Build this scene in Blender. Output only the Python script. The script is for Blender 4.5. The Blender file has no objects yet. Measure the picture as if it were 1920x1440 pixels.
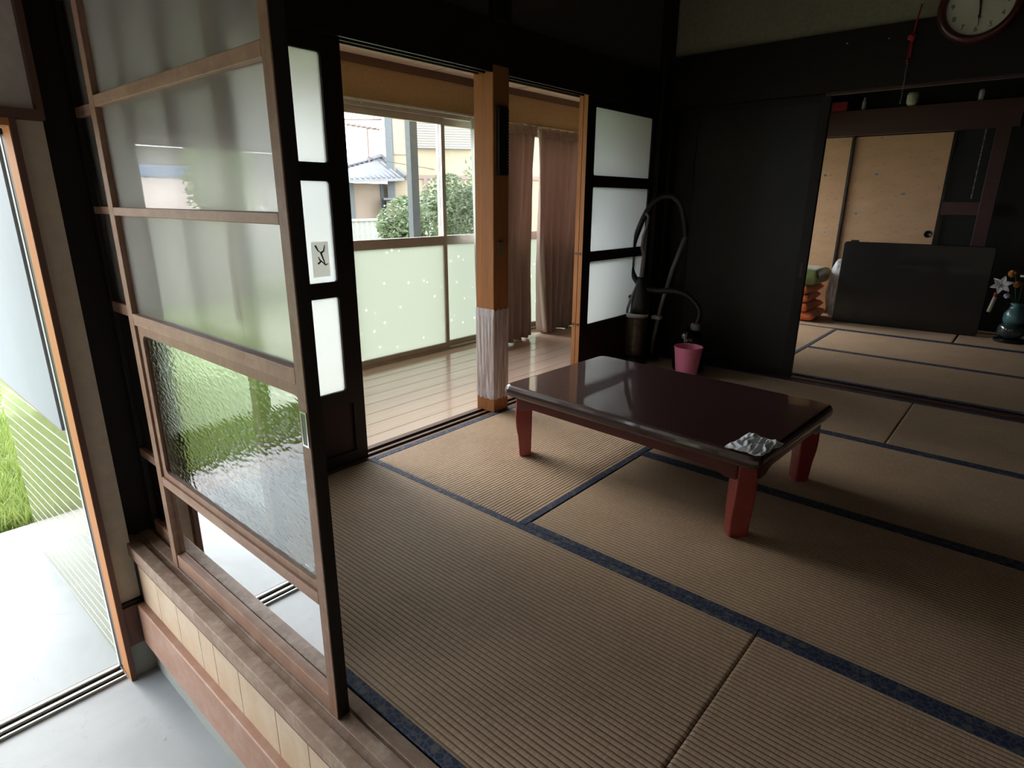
import bpy, bmesh, math, random
from mathutils import Vector, Matrix
random.seed(7)
sc = bpy.context.scene
COL = sc.collection
PI = math.pi

# ------------------------------------------------------------------ camera
cam_d = bpy.data.cameras.new('camera'); cam = bpy.data.objects.new('camera', cam_d); COL.objects.link(cam)
fw = Vector((-0.62505723, 0.72380801, -0.29224205)); rt = Vector((0.75574999, 0.65483766, 0.00543981)); up = Vector((-0.19530848, 0.21746173, 0.95632892))
cam.matrix_world = Matrix(((rt.x, up.x, -fw.x, 2.19404), (rt.y, up.y, -fw.y, -0.64095), (rt.z, up.z, -fw.z, 1.16201), (0, 0, 0, 1)))
cam_d.sensor_width = 36.0; cam_d.lens = 1122.165 / 1920 * 36.0; cam_d.clip_start = 0.02; cam_d.clip_end = 300
sc.camera = cam

# ------------------------------------------------------------------ light and exposure
sc.view_settings.view_transform = 'Standard'; sc.view_settings.look = 'None'
sc.view_settings.gamma = 1.0; sc.view_settings.use_curve_mapping = False
sc.view_settings.exposure = 0.42
sc.cycles.use_denoising = True
sc.cycles.max_bounces = 14; sc.cycles.transmission_bounces = 14; sc.cycles.diffuse_bounces = 5; sc.cycles.transparent_max_bounces = 16
sc.cycles.sample_clamp_indirect = 8.0
w = bpy.data.worlds.new('overcast_sky'); sc.world = w; w.use_nodes = True
wn = w.node_tree.nodes; wl = w.node_tree.links; wn.clear()
wo = wn.new('ShaderNodeOutputWorld'); wb = wn.new('ShaderNodeBackground'); wt = wn.new('ShaderNodeTexCoord')
wsx = wn.new('ShaderNodeSeparateXYZ'); wr = wn.new('ShaderNodeValToRGB')
wl.new(wt.outputs['Generated'], wsx.inputs[0]); wl.new(wsx.outputs['Z'], wr.inputs[0]); wl.new(wr.outputs[0], wb.inputs[0]); wl.new(wb.outputs[0], wo.inputs[0])
wr.color_ramp.elements[0].position = 0.0; wr.color_ramp.elements[0].color = (0.93, 0.97, 1.0, 1)
wr.color_ramp.elements[1].position = 0.7; wr.color_ramp.elements[1].color = (0.80, 0.90, 1.0, 1)
wb.inputs['Strength'].default_value = 6.0
sd = bpy.data.lights.new('hazy_sun', 'SUN'); sd.energy = 3.1; sd.angle = math.radians(30); sd.color = (1.0, 0.95, 0.86)
sun = bpy.data.objects.new('hazy_sun', sd); COL.objects.link(sun)
sun.rotation_euler = Vector((1.0, 0.03, -0.74)).to_track_quat('-Z', 'Y').to_euler()
sun.location = (0, 0, 12)
def portal(name, loc, sx, sy, direction):
    d = bpy.data.lights.new(name, 'AREA'); d.shape = 'RECTANGLE'; d.size = sx; d.size_y = sy; d.cycles.is_portal = True
    o = bpy.data.objects.new(name, d); COL.objects.link(o); o.location = loc
    o.rotation_euler = Vector(direction).to_track_quat('-Z', 'Z').to_euler()
# sky portals (they only steer sampling of the sky, they give no light): veranda windows and entrance
portal('sky_portal', (-1.5, 1.76, 1.3), 3.6, 0.85, (1, 0, 0))
portal('sky_portal', (-1.5, 5.3, 1.3), 3.4, 0.85, (1, 0, 0))
portal('sky_portal', (-0.2, -0.95, 0.43), 1.5, 1.85, (1, 0, 0))

# ------------------------------------------------------------------ materials
def N(nt, t, **kw):
    n = nt.nodes.new(t)
    for k, v in kw.items(): setattr(n, k, v)
    return n
def base(name):
    m = bpy.data.materials.new(name); m.use_nodes = True
    return m, m.node_tree, m.node_tree.nodes['Principled BSDF']
def mix_rgb(nt, fac, a, b, t='MIX'):
    n = N(nt, 'ShaderNodeMix', data_type='RGBA', blend_type=t)
    if hasattr(fac, 'links'): nt.links.new(fac, n.inputs[0])
    else: n.inputs[0].default_value = fac
    for i, v in ((6, a), (7, b)):
        if hasattr(v, 'links'): nt.links.new(v, n.inputs[i])
        else: n.inputs[i].default_value = (*v, 1)
    return n.outputs[2]
def ramp(nt, src, p0, p1):
    r = N(nt, 'ShaderNodeMapRange'); r.inputs['From Min'].default_value = p0; r.inputs['From Max'].default_value = p1
    nt.links.new(src, r.inputs[0]); return r.outputs[0]
def noise(nt, scale, stretch=(1, 1, 1), detail=4, rough=.6, coord='Object', dist=0.0):
    tc = N(nt, 'ShaderNodeTexCoord'); mp = N(nt, 'ShaderNodeMapping'); mp.inputs['Scale'].default_value = stretch
    nt.links.new(tc.outputs[coord], mp.inputs[0]); n = N(nt, 'ShaderNodeTexNoise')
    n.inputs['Scale'].default_value = scale; n.inputs['Detail'].default_value = detail; n.inputs['Roughness'].default_value = rough; n.inputs['Distortion'].default_value = dist
    nt.links.new(mp.outputs[0], n.inputs[0]); return n.outputs[0]
def bump(nt, b, src, strength=.3, dist=.002):
    n = N(nt, 'ShaderNodeBump'); n.inputs['Strength'].default_value = strength; n.inputs['Distance'].default_value = dist
    nt.links.new(src, n.inputs['Height']); nt.links.new(n.outputs[0], b.inputs['Normal'])
def plain(name, c, rough=.5, metal=0, c2=None, scale=20, spec=.5, bmp=0, coat=0, sheen=0):
    m, nt, b = base(name); b.inputs['Roughness'].default_value = rough; b.inputs['Metallic'].default_value = metal
    b.inputs['Specular IOR Level'].default_value = spec; b.inputs['Coat Weight'].default_value = coat
    b.inputs['Sheen Weight'].default_value = sheen
    n = noise(nt, scale)
    c2 = c2 or tuple(x * .88 for x in c)
    nt.links.new(mix_rgb(nt, ramp(nt, n, .35, .65), c, c2), b.inputs['Base Color'])
    if bmp: bump(nt, b, n, bmp, .003)
    return m
def wood(name, c, c2, axis='z', rough=.45, scale=9, fine=60, bmp=.15, coat=0, spec=.5, dust=None):
    m, nt, b = base(name); s = {'x': (.06, 1, 1), 'y': (1, .06, 1), 'z': (1, 1, .06)}[axis]
    n1 = noise(nt, scale, s, 5, .6, dist=.8); n2 = noise(nt, fine, s, 3, .6)
    f = N(nt, 'ShaderNodeMath', operation='ADD'); nt.links.new(ramp(nt, n1, .35, .65), f.inputs[0]); nt.links.new(ramp(nt, n2, .3, .7), f.inputs[1])
    h = N(nt, 'ShaderNodeMath', operation='MULTIPLY'); h.inputs[1].default_value = .5; nt.links.new(f.outputs[0], h.inputs[0])
    col = mix_rgb(nt, h.outputs[0], c, c2)
    if dust:
        nd = noise(nt, 14, (1, 1, 1), 6, .75); col = mix_rgb(nt, ramp(nt, nd, .45, .75), col, dust)
    nt.links.new(col, b.inputs['Base Color'])
    b.inputs['Roughness'].default_value = rough; b.inputs['Coat Weight'].default_value = coat; b.inputs['Coat Roughness'].default_value = .035
    b.inputs['Specular IOR Level'].default_value = spec
    bump(nt, b, h.outputs[0], bmp, .001)
    return m
def clear_glass(name, ior=1.5, tint=(1, 1, 1)):
    m = bpy.data.materials.new(name); m.use_nodes = True; nt = m.node_tree; nt.nodes.clear()
    o = N(nt, 'ShaderNodeOutputMaterial'); x = N(nt, 'ShaderNodeMixShader'); t = N(nt, 'ShaderNodeBsdfTransparent'); g = N(nt, 'ShaderNodeBsdfGlossy'); f = N(nt, 'ShaderNodeFresnel')
    f.inputs[0].default_value = ior; g.inputs['Roughness'].default_value = .003; t.inputs[0].default_value = (*tint, 1)
    nt.links.new(f.outputs[0], x.inputs[0]); nt.links.new(t.outputs[0], x.inputs[1]); nt.links.new(g.outputs[0], x.inputs[2]); nt.links.new(x.outputs[0], o.inputs[0])
    return m
def frosted_glass(name, rough=.35, col=(.93, .96, .95), trans=.35, coat=1.0, pattern=None):
    # etched glass: blurred see-through plus light scattered straight through, with a smooth polished face
    m, nt, b = base(name); b.inputs['Base Color'].default_value = (*col, 1)
    b.inputs['Roughness'].default_value = rough; b.inputs['Transmission Weight'].default_value = 1; b.inputs['IOR'].default_value = 1.33
    b.inputs['Coat Weight'].default_value = coat; b.inputs['Coat Roughness'].default_value = .01; b.inputs['Coat IOR'].default_value = 1.5
    o = nt.nodes['Material Output']; x = N(nt, 'ShaderNodeMixShader'); t = N(nt, 'ShaderNodeBsdfTranslucent'); t.inputs[0].default_value = (*col, 1)
    x.inputs[0].default_value = trans
    nt.links.new(b.outputs[0], x.inputs[1]); nt.links.new(t.outputs[0], x.inputs[2]); nt.links.new(x.outputs[0], o.inputs[0])
    n = noise(nt, 260, (1, 1, 1), 2, .5); bump(nt, b, n, .25, .0006)
    return m, nt, b, x, t

M = {}
M['black_wood'] = wood('black_wood', (.012, .010, .009), (.020, .016, .013), 'z', .55, bmp=.1, spec=.3)
M['black_wood_x'] = wood('black_wood_x', (.012, .010, .009), (.020, .016, .013), 'x', .55, bmp=.1, spec=.3)
M['black_wood_y'] = wood('black_wood_y', (.012, .010, .009), (.020, .016, .013), 'y', .55, bmp=.1, spec=.3)
M['black_panel'] = plain('black_panel', (.014, .014, .013), .5, c2=(.018, .017, .016), scale=6, spec=.35)
M['red_panel'] = wood('red_panel', (.035, .012, .010), (.022, .009, .008), 'z', .5, spec=.3)
M['door_wood'] = wood('door_wood', (.29, .165, .11), (.19, .10, .066), 'z', .5, spec=.25, dust=(.31, .20, .135))
M['door_wood_x'] = wood('door_wood_x', (.34, .20, .145), (.22, .12, .085), 'x', .5, spec=.25, dust=(.38, .245, .165))
M['sill_wood'] = wood('sill_wood', (.30, .19, .13), (.20, .125, .085), 'x', .6, dust=(.43, .335, .26))
M['base_board'] = wood('base_board', (.36, .19, .125), (.27, .135, .085), 'x', .5, dust=(.38, .25, .19))
M['plank'] = wood('plank', (.58, .42, .28), (.47, .33, .21), 'z', .5, scale=12, dust=(.58, .48, .37))
M['orange_wood'] = wood('orange_wood', (.50, .225, .095), (.34, .14, .055), 'z', .6, scale=14, fine=90, spec=.12)
M['jamb_wood'] = wood('jamb_wood', (.44, .20, .085), (.36, .155, .062), 'z', .6, scale=14, spec=.12)
M['brown_trim'] = wood('brown_trim', (.11, .045, .028), (.08, .032, .02), 'z', .5)
M['brown_trim_y'] = wood('brown_trim_y', (.16, .075, .042), (.11, .05, .03), 'y', .5)
M['veranda_floor'] = wood('veranda_floor', (.74, .54, .44), (.64, .44, .345), 'y', .24, scale=7, fine=40, bmp=.04, coat=.7)
M['beige_ceiling'] = wood('beige_ceiling', (.80, .66, .54), (.72, .58, .46), 'y', .6)
M['mustard_plaster'] = plain('mustard_plaster', (.46, .30, .15), .9, c2=(.40, .25, .12), scale=60, bmp=.3)
M['green_plaster'] = plain('green_plaster', (.34, .34, .24), .9, c2=(.29, .29, .20), scale=40, bmp=.3)
M['dim_plaster'] = plain('dim_plaster', (.10, .095, .075), .9, scale=40, bmp=.3)  # darker plaster copy, the dim light of these walls put into the colour
M['beige_plaster'] = plain('beige_plaster', (.55, .46, .36), .9, c2=(.48, .40, .31), scale=25, bmp=.4)
M['entrance_plaster'] = plain('entrance_plaster', (.60, .56, .53), .9, c2=(.54, .50, .47), scale=30, bmp=.3)
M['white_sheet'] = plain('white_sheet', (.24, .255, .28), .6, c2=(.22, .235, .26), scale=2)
M['concrete'] = None
def concrete(name, a, b2, dirt):
    m, nt, b = base(name)
    n1 = noise(nt, 2.2, (1, 1, 1), 7, .62, dist=.6); n2 = noise(nt, 22, (1, 1, 1), 5, .7); n3 = noise(nt, 6, (1, 2, 1), 6, .7, dist=.3)
    c = mix_rgb(nt, ramp(nt, n1, .35, .65), a, b2); c = mix_rgb(nt, ramp(nt, n3, .60, .80), c, dirt); c = mix_rgb(nt, ramp(nt, n2, .68, .80), c, tuple(x * .45 for x in dirt))
    nt.links.new(c, b.inputs['Base Color']); b.inputs['Roughness'].default_value = .6; bump(nt, b, n2, .15, .004)
    return m
M['concrete'] = concrete('concrete', (.30, .31, .318), (.245, .255, .262), (.22, .205, .185))
M['foundation'] = concrete('foundation', (.30, .30, .27), (.22, .22, .20), (.16, .15, .13))
M['paving'] = plain('paving', (.42, .37, .36), .8, c2=(.38, .33, .32), scale=15, bmp=.3)
M['steel'] = plain('steel', (.62, .60, .56), .3, 1.0, scale=60)
M['rail_dark'] = plain('rail_dark', (.035, .033, .03), .4, .6)
M['aluminium'] = plain('aluminium', (.58, .50, .43), .45, .35, scale=8)
M['aluminium_dark'] = plain('aluminium_dark', (.022, .022, .022), .45, .2)
M['aluminium_light'] = plain('aluminium_light', (.62, .62, .60), .4, .4)
M['black_plastic'] = plain('black_plastic', (.015, .015, .016), .35)
M['rubber'] = plain('rubber', (.010, .010, .010), .9, spec=.1)
M['ball_plastic'] = plain('ball_plastic', (.010, .010, .011), .12, coat=.6)
M['grey_plastic'] = plain('grey_plastic', (.20, .20, .22), .35)
M['white_plastic'] = plain('white_plastic', (.62, .62, .60), .4)
M['beige_plastic'] = plain('beige_plastic', (.30, .20, .11), .5)
M['dust_bin'] = plain('dust_bin', (.10, .085, .05), .3, c2=(.045, .035, .02), scale=30, coat=.5)
M['pink_plastic'] = plain('pink_plastic', (.90, .26, .42), .4, c2=(.86, .24, .40), scale=4)
M['lacquer'] = wood('lacquer', (.050, .012, .012), (.026, .007, .007), 'x', .40, scale=14, fine=50, bmp=.03, coat=1.0, spec=.5)
M['lacquer_leg_lit'] = wood('lacquer_leg_lit', (.32, .040, .032), (.25, .032, .026), 'z', .35, scale=20, bmp=.03, coat=.4)  # red brightened, window light on the legs put into the colour
M['lacquer_apron_shade'] = wood('lacquer_apron_shade', (.10, .016, .015), (.07, .012, .012), 'x', .35, scale=20, bmp=.03, coat=.3)  # darker than the legs, apron shade put into the colour
M['black_lacquer'] = plain('black_lacquer', (.010, .010, .010), .35, coat=.3)
M['dark_red_wood'] = wood('dark_red_wood', (.085, .035, .032), (.06, .026, .024), 'x', .5)
M['cloth'] = plain('cloth', (.80, .82, .86), .95, c2=(.74, .76, .80), scale=50, bmp=.3, sheen=.2)
M['red_cord'] = plain('red_cord', (.45, .03, .05), .8)
M['chain'] = plain('chain', (.28, .28, .26), .5, .4)
M['clock_face'] = plain('clock_face', (.80, .82, .66), .5, scale=4)
M['clock_rim'] = plain('clock_rim', (.09, .022, .018), .3, coat=.5)
M['ink'] = plain('ink', (.05, .06, .05), .6)
M['orange_satin'] = plain('orange_satin', (.75, .20, .05), .38, c2=(.58, .12, .03), scale=12, sheen=.3)
M['green_satin'] = plain('green_satin', (.12, .16, .04), .38, c2=(.09, .12, .035), scale=14, sheen=.3)
M['gold_thread'] = plain('gold_thread', (.85, .55, .18), .5)
M['petal'] = plain('petal', (.86, .86, .90), .6)
M['petal_orange'] = plain('petal_orange', (.55, .22, .03), .7)
M['petal_violet'] = plain('petal_violet', (.55, .48, .72), .7)
M['stem'] = plain('stem', (.05, .10, .03), .6)
M['paper'] = plain('paper', (.62, .62, .50), .8)
M['red_paper'] = plain('red_paper', (.35, .03, .04), .7)
M['vase_glass'] = plain('vase_glass', (.03, .05, .055), .05, c2=(.05, .08, .085), scale=6, coat=1)
M['teal_glass'] = plain('teal_glass', (.10, .24, .27), .15, coat=.6)
M['chrome'] = plain('chrome', (.55, .55, .57), .15, 1)
M['house_cream'] = plain('house_cream', (.30, .24, .165), .9, c2=(.28, .225, .155), scale=2)
M['house_pale'] = plain('house_pale', (.26, .225, .18), .9, scale=2)
M['house_pink'] = plain('house_pink', (.25, .19, .15), .9, scale=2)
M['house_trim'] = plain('house_trim', (.20, .14, .12), .7)
M['house_trim_grey'] = plain('house_trim_grey', (.10, .11, .115), .7)
M['house_shutter'] = plain('house_shutter', (.20, .19, .20), .6)
M['house_window'] = plain('house_window', (.10, .13, .17), .2)
M['roof_tile'] = plain('roof_tile', (.17, .17, .18), .45, scale=3)
M['metal_roof'] = wood('metal_roof', (.52, .38, .32), (.66, .56, .50), 'x', .5, scale=16)
M['blue_sheet'] = plain('blue_sheet', (.20, .30, .48), .5)
M['shed_wall'] = plain('shed_wall', (.30, .29, .26), .8)
M['fence_white'] = plain('fence_white', (.27, .265, .24), .6)
M['bark'] = plain('bark', (.12, .08, .05), .9)

def leafmat(name, a, b2):
    m, nt, b = base(name); n = noise(nt, 9); nt.links.new(mix_rgb(nt, ramp(nt, n, .3, .7), a, b2), b.inputs['Base Color'])
    b.inputs['Roughness'].default_value = .6
    x = N(nt, 'ShaderNodeMixShader'); t = N(nt, 'ShaderNodeBsdfTranslucent'); t.inputs[0].default_value = (*b2, 1); x.inputs[0].default_value = .3
    o = nt.nodes['Material Output']; nt.links.new(b.outputs[0], x.inputs[1]); nt.links.new(t.outputs[0], x.inputs[2]); nt.links.new(x.outputs[0], o.inputs[0])
    return m
M['leaf'] = leafmat('leaf', (.085, .12, .06), (.155, .19, .10))
M['leaf_bright'] = leafmat('leaf_bright', (.20, .30, .09), (.42, .52, .20))  # leaf colour brightened so the tree shows as a reflection in the glass
M['grass'] = leafmat('grass', (.14, .24, .035), (.28, .33, .09))
M['lawn'] = plain('lawn', (.18, .24, .08), .9, c2=(.26, .29, .15), scale=3)

def tatami_mat(name):
    m, nt, b = base(name); b.inputs['Roughness'].default_value = .62; b.inputs['Specular IOR Level'].default_value = .35
    n1 = noise(nt, 5, (1, 1, 1), 5, .65); n2 = noise(nt, 240, (1, .12, 1), 2, .6); n3 = noise(nt, 60, (1, 1, 1), 3, .7)
    c = mix_rgb(nt, ramp(nt, n1, .3, .7), (.55, .385, .26), (.455, .315, .205))
    c = mix_rgb(nt, ramp(nt, n2, .45, .75), c, (.63, .465, .325)); c = mix_rgb(nt, ramp(nt, n3, .60, .8), c, (.38, .24, .165))
    # valleys between the reed ribs darkened, crease shade put into the colour
    tc = N(nt, 'ShaderNodeTexCoord'); sp = N(nt, 'ShaderNodeSeparateXYZ'); nt.links.new(tc.outputs['Object'], sp.inputs[0])
    mu = N(nt, 'ShaderNodeMath', operation='MULTIPLY'); mu.inputs[1].default_value = 1 / .0155; nt.links.new(sp.outputs['Y'], mu.inputs[0])
    fr = N(nt, 'ShaderNodeMath', operation='FRACT'); nt.links.new(mu.outputs[0], fr.inputs[0])
    pg = N(nt, 'ShaderNodeMath', operation='PINGPONG'); pg.inputs[1].default_value = .5; nt.links.new(fr.outputs[0], pg.inputs[0])
    c = mix_rgb(nt, ramp(nt, pg.outputs[0], .15, .05), c, (.20, .125, .075))
    nt.links.new(c, b.inputs['Base Color'])
    n4 = noise(nt, 300, (1, .2, 1), 2, .5); bump(nt, b, n4, .25, .0015)
    return m
M['reed'] = tatami_mat('reed')
def brocade(name):
    m, nt, b = base(name); b.inputs['Roughness'].default_value = .7
    tc = N(nt, 'ShaderNodeTexCoord'); v = N(nt, 'ShaderNodeTexVoronoi', feature='DISTANCE_TO_EDGE'); v.inputs['Scale'].default_value = 60; nt.links.new(tc.outputs['Object'], v.inputs[0])
    v2 = N(nt, 'ShaderNodeTexVoronoi'); v2.inputs['Scale'].default_value = 26; nt.links.new(tc.outputs['Object'], v2.inputs[0])
    c = mix_rgb(nt, ramp(nt, v.outputs[0], .03, .10), (.085, .095, .12), (.018, .028, .075))
    c = mix_rgb(nt, ramp(nt, v2.outputs['Distance'], .35, .2), c, (.10, .11, .10))
    nt.links.new(c, b.inputs['Base Color']); bump(nt, b, v.outputs[0], .2, .001)
    return m
M['brocade'] = brocade('brocade')
M['frosted'], *_ = frosted_glass('frosted', .33, (.95, .97, .95), .45)
M['frosted_door'], *_ = frosted_glass('frosted_door', .24, (.99, .98, .96), .28)
M['frosted_behind'], *_ = frosted_glass('frosted_behind', .4, (.98, .98, .96), .12)
M['frosted_room'], *_ = frosted_glass('frosted_room', .5, (.76, .78, .77), .6, coat=.3)
# veranda panes: frosted with small clear blossoms
mm, nt, b, x, t = frosted_glass('frosted_blossom', .24, (.62, .62, .58), .45, coat=.3)
tc = N(nt, 'ShaderNodeTexCoord'); v = N(nt, 'ShaderNodeTexVoronoi'); v.inputs['Scale'].default_value = 12; nt.links.new(tc.outputs['Object'], v.inputs[0])
nt.links.new(ramp(nt, ramp(nt, v.outputs['Distance'], .06, .09), -1, 1), x.inputs[0]); x.inputs[0].default_value = .4
nt.links.new(mix_rgb(nt, ramp(nt, v.outputs['Distance'], .08, .11), (.9, .93, .9), (.40, .41, .37)), t.inputs[0])
M['frosted_blossom'] = mm
# rippled (hammered) glass of the low pane
mm, nt, b = base('rippled'); b.inputs['Base Color'].default_value = (.80, .85, .82, 1); b.inputs['Roughness'].default_value = .03; b.inputs['Transmission Weight'].default_value = 1; b.inputs['IOR'].default_value = 1.85
tc = N(nt, 'ShaderNodeTexCoord'); mp = N(nt, 'ShaderNodeMapping'); mp.inputs['Scale'].default_value = (55, 1, 120); mp.inputs['Rotation'].default_value = (0, .5, 0); nt.links.new(tc.outputs['Object'], mp.inputs[0])
v = N(nt, 'ShaderNodeTexVoronoi', feature='SMOOTH_F1'); v.inputs['Scale'].default_value = 1.0; nt.links.new(mp.outputs[0], v.inputs[0]); bump(nt, b, v.outputs[0], .30, .0014)
M['rippled'] = mm
M['glass_low'] = clear_glass('glass_low', 2.1, (.75, .78, .78))
M['glass_clear'] = clear_glass('glass_clear', 1.4)
# polished tile dado outside the entrance
mm, nt, b = base('glazed_tile'); tc = N(nt, 'ShaderNodeTexCoord'); sp = N(nt, 'ShaderNodeSeparateXYZ'); nt.links.new(tc.outputs['Object'], sp.inputs[0])
def lines_(u, period, width):
    mu = N(nt, 'ShaderNodeMath', operation='DIVIDE'); nt.links.new(u, mu.inputs[0]); mu.inputs[1].default_value = period
    fr = N(nt, 'ShaderNodeMath', operation='FRACT'); nt.links.new(mu.outputs[0], fr.inputs[0])
    lt = N(nt, 'ShaderNodeMath', operation='LESS_THAN'); nt.links.new(fr.outputs[0], lt.inputs[0]); lt.inputs[1].default_value = width; return lt.outputs[0]
u1 = N(nt, 'ShaderNodeMath', operation='MULTIPLY_ADD'); nt.links.new(sp.outputs['X'], u1.inputs[0]); u1.inputs[1].default_value = -.045; nt.links.new(sp.outputs['Z'], u1.inputs[2])
ad = N(nt, 'ShaderNodeMath', operation='ADD'); nt.links.new(u1.outputs[0], ad.inputs[0]); ad.inputs[1].default_value = 5
ax_ = N(nt, 'ShaderNodeMath', operation='ADD'); nt.links.new(sp.outputs['X'], ax_.inputs[0]); ax_.inputs[1].default_value = 5
c = mix_rgb(nt, lines_(ax_.outputs[0], .105, .06), (.20, .21, .12), (.10, .11, .07)); c = mix_rgb(nt, lines_(ad.outputs[0], .052, .13), c, (.85, .84, .72))
nt.links.new(c, b.inputs['Base Color']); b.inputs['Roughness'].default_value = .06; b.inputs['IOR'].default_value = 1.5
M['glazed_tile'] = mm
# golden sliding-door paper with faint clouds and small blossom marks
mm, nt, b = base('gold_paper'); n1 = noise(nt, 3, (1, 1, 3), 5, .6); n2 = noise(nt, 26, (1, 1, 1.6), 4, .7)
c = mix_rgb(nt, ramp(nt, n1, .3, .7), (.72, .45, .26), (.62, .38, .21)); c = mix_rgb(nt, ramp(nt, n2, .58, .75), c, (.40, .25, .12))
nt.links.new(c, b.inputs['Base Color']); b.inputs['Roughness'].default_value = .6; M['gold_paper'] = mm
def curtain_mat(name, c, f):
    m, nt, b = base(name); b.inputs['Base Color'].default_value = (*c, 1); b.inputs['Roughness'].default_value = .9
    n = noise(nt, 220, (1, 1, 1), 3, .6); bump(nt, b, n, .25, .001)
    nt.links.new(mix_rgb(nt, ramp(nt, n, .35, .65), c, tuple(v * .8 for v in c)), b.inputs['Base Color'])
    x = N(nt, 'ShaderNodeMixShader'); t = N(nt, 'ShaderNodeBsdfTranslucent'); t.inputs[0].default_value = (*c, 1); x.inputs[0].default_value = f
    o = nt.nodes['Material Output']; nt.links.new(b.outputs[0], x.inputs[1]); nt.links.new(t.outputs[0], x.inputs[2]); nt.links.new(x.outputs[0], o.inputs[0]); return m
M['curtain'] = curtain_mat('curtain', (.58, .43, .37), .25)
M['card'] = curtain_mat('card', (.80, .78, .70), .65)
M['lace'] = curtain_mat('lace', (.86, .88, .86), .5)
# thin plastics
def film(name, alpha, c):
    m, nt, b = base(name); b.inputs['Base Color'].default_value = (*c, 1); b.inputs['Roughness'].default_value = .25
    n = noise(nt, 55, (1, 1, .08), 4, .6, dist=.5); bump(nt, b, n, .6, .003)
    x = N(nt, 'ShaderNodeMixShader'); t = N(nt, 'ShaderNodeBsdfTransparent'); o = nt.nodes['Material Output']
    r = N(nt, 'ShaderNodeMapRange'); nt.links.new(n, r.inputs[0]); r.inputs[1].default_value = .35; r.inputs[2].default_value = .65; r.inputs[3].default_value = alpha * .6; r.inputs[4].default_value = min(1, alpha * 1.4)
    nt.links.new(r.outputs[0], x.inputs[0]); nt.links.new(t.outputs[0], x.inputs[1]); nt.links.new(b.outputs[0], x.inputs[2]); nt.links.new(x.outputs[0], o.inputs[0]); return m
M['film'] = film('film', .62, (.80, .76, .80))
M['bag_film'] = film('bag_film', .55, (.80, .80, .84))

# ------------------------------------------------------------------ builders
class MB:
    def __init__(s): s.bm = bmesh.new()
    def box(s, lo, hi, rot=None, piv=None):
        c = [(a + b) / 2 for a, b in zip(lo, hi)]; sz = [abs(b - a) for a, b in zip(lo, hi)]
        r = bmesh.ops.create_cube(s.bm, size=1)
        for v in r['verts']: v.co = Vector((c[0] + v.co.x * sz[0], c[1] + v.co.y * sz[1], c[2] + v.co.z * sz[2]))
        if rot: bmesh.ops.rotate(s.bm, verts=r['verts'], cent=piv or c, matrix=rot)
        return s
    def poly(s, pts):
        s.bm.faces.new([s.bm.verts.new(p) for p in pts]); return s
    def prism(s, pts, vec):
        a = [s.bm.verts.new(p) for p in pts]; b = [s.bm.verts.new(Vector(p) + Vector(vec)) for p in pts]
        s.bm.faces.new(a); s.bm.faces.new(b[::-1])
        for i in range(len(a)):
            j = (i + 1) % len(a); s.bm.faces.new((a[i], b[i], b[j], a[j]))
        return s
    def tube(s, pts, r, n=10, cap=True):
        pts = [Vector(p) for p in pts]; rings = []
        rr = r if isinstance(r, (list, tuple)) else [r] * len(pts)
        u = None
        for i, p in enumerate(pts):
            t = (pts[min(i + 1, len(pts) - 1)] - pts[max(i - 1, 0)]).normalized()
            if u is None: u = t.orthogonal().normalized()
            else: u = (u - t * u.dot(t)).normalized()
            v = t.cross(u)
            rings.append([s.bm.verts.new(p + (u * math.cos(2 * PI * k / n) + v * math.sin(2 * PI * k / n)) * rr[i]) for k in range(n)])
        for a, b in zip(rings, rings[1:]):
            for k in range(n): s.bm.faces.new((a[k], a[(k + 1) % n], b[(k + 1) % n], b[k]))
        if cap: s.bm.faces.new(rings[0][::-1]); s.bm.faces.new(rings[-1])
        return s
    def lathe(s, prof, c=(0, 0, 0), n=32, cap=(True, True)):
        rings = []
        for r, z in prof: rings.append([s.bm.verts.new((c[0] + r * math.cos(2 * PI * k / n), c[1] + r * math.sin(2 * PI * k / n), c[2] + z)) for k in range(n)])
        for a, b in zip(rings, rings[1:]):
            for k in range(n): s.bm.faces.new((a[k], a[(k + 1) % n], b[(k + 1) % n], b[k]))
        if cap[0]: s.bm.faces.new(rings[0][::-1])
        if cap[1]: s.bm.faces.new(rings[-1])
        return s
    def grid(s, nu, nv, f):
        g = [[s.bm.verts.new(f(i / nu, j / nv)) for j in range(nv + 1)] for i in range(nu + 1)]
        for i in range(nu):
            for j in range(nv): s.bm.faces.new((g[i][j], g[i + 1][j], g[i + 1][j + 1], g[i][j + 1]))
        return s
    def ball(s, c, r, seg=20, sc_=(1, 1, 1)):
        q = bmesh.ops.create_uvsphere(s.bm, u_segments=seg, v_segments=seg // 2, radius=r)
        for v in q['verts']: v.co = Vector((c[0] + v.co.x * sc_[0], c[1] + v.co.y * sc_[1], c[2] + v.co.z * sc_[2]))
        return s
    def build(s, name, mat, parent=None, bevel=0, smooth=False, solid=0, sub=0, normals=True):
        if normals: bmesh.ops.recalc_face_normals(s.bm, faces=s.bm.faces)
        me = bpy.data.meshes.new(name); s.bm.to_mesh(me); s.bm.free(); me.materials.append(mat)
        o = bpy.data.objects.new(name, me); COL.objects.link(o)
        if smooth:
            for p in me.polygons: p.use_smooth = True
        if parent:
            o.parent = parent; o.matrix_parent_inverse = Matrix.Identity(4)
            if parent.type == 'EMPTY' and parent.get('_abs', 1):
                pass
        if solid: md = o.modifiers.new('thickness', 'SOLIDIFY'); md.thickness = solid; md.offset = 0
        if sub: md = o.modifiers.new('smooth', 'SUBSURF'); md.levels = sub; md.render_levels = sub
        if bevel: md = o.modifiers.new('edges', 'BEVEL'); md.width = bevel; md.segments = 3; md.limit_method = 'ANGLE'
        return o
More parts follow.
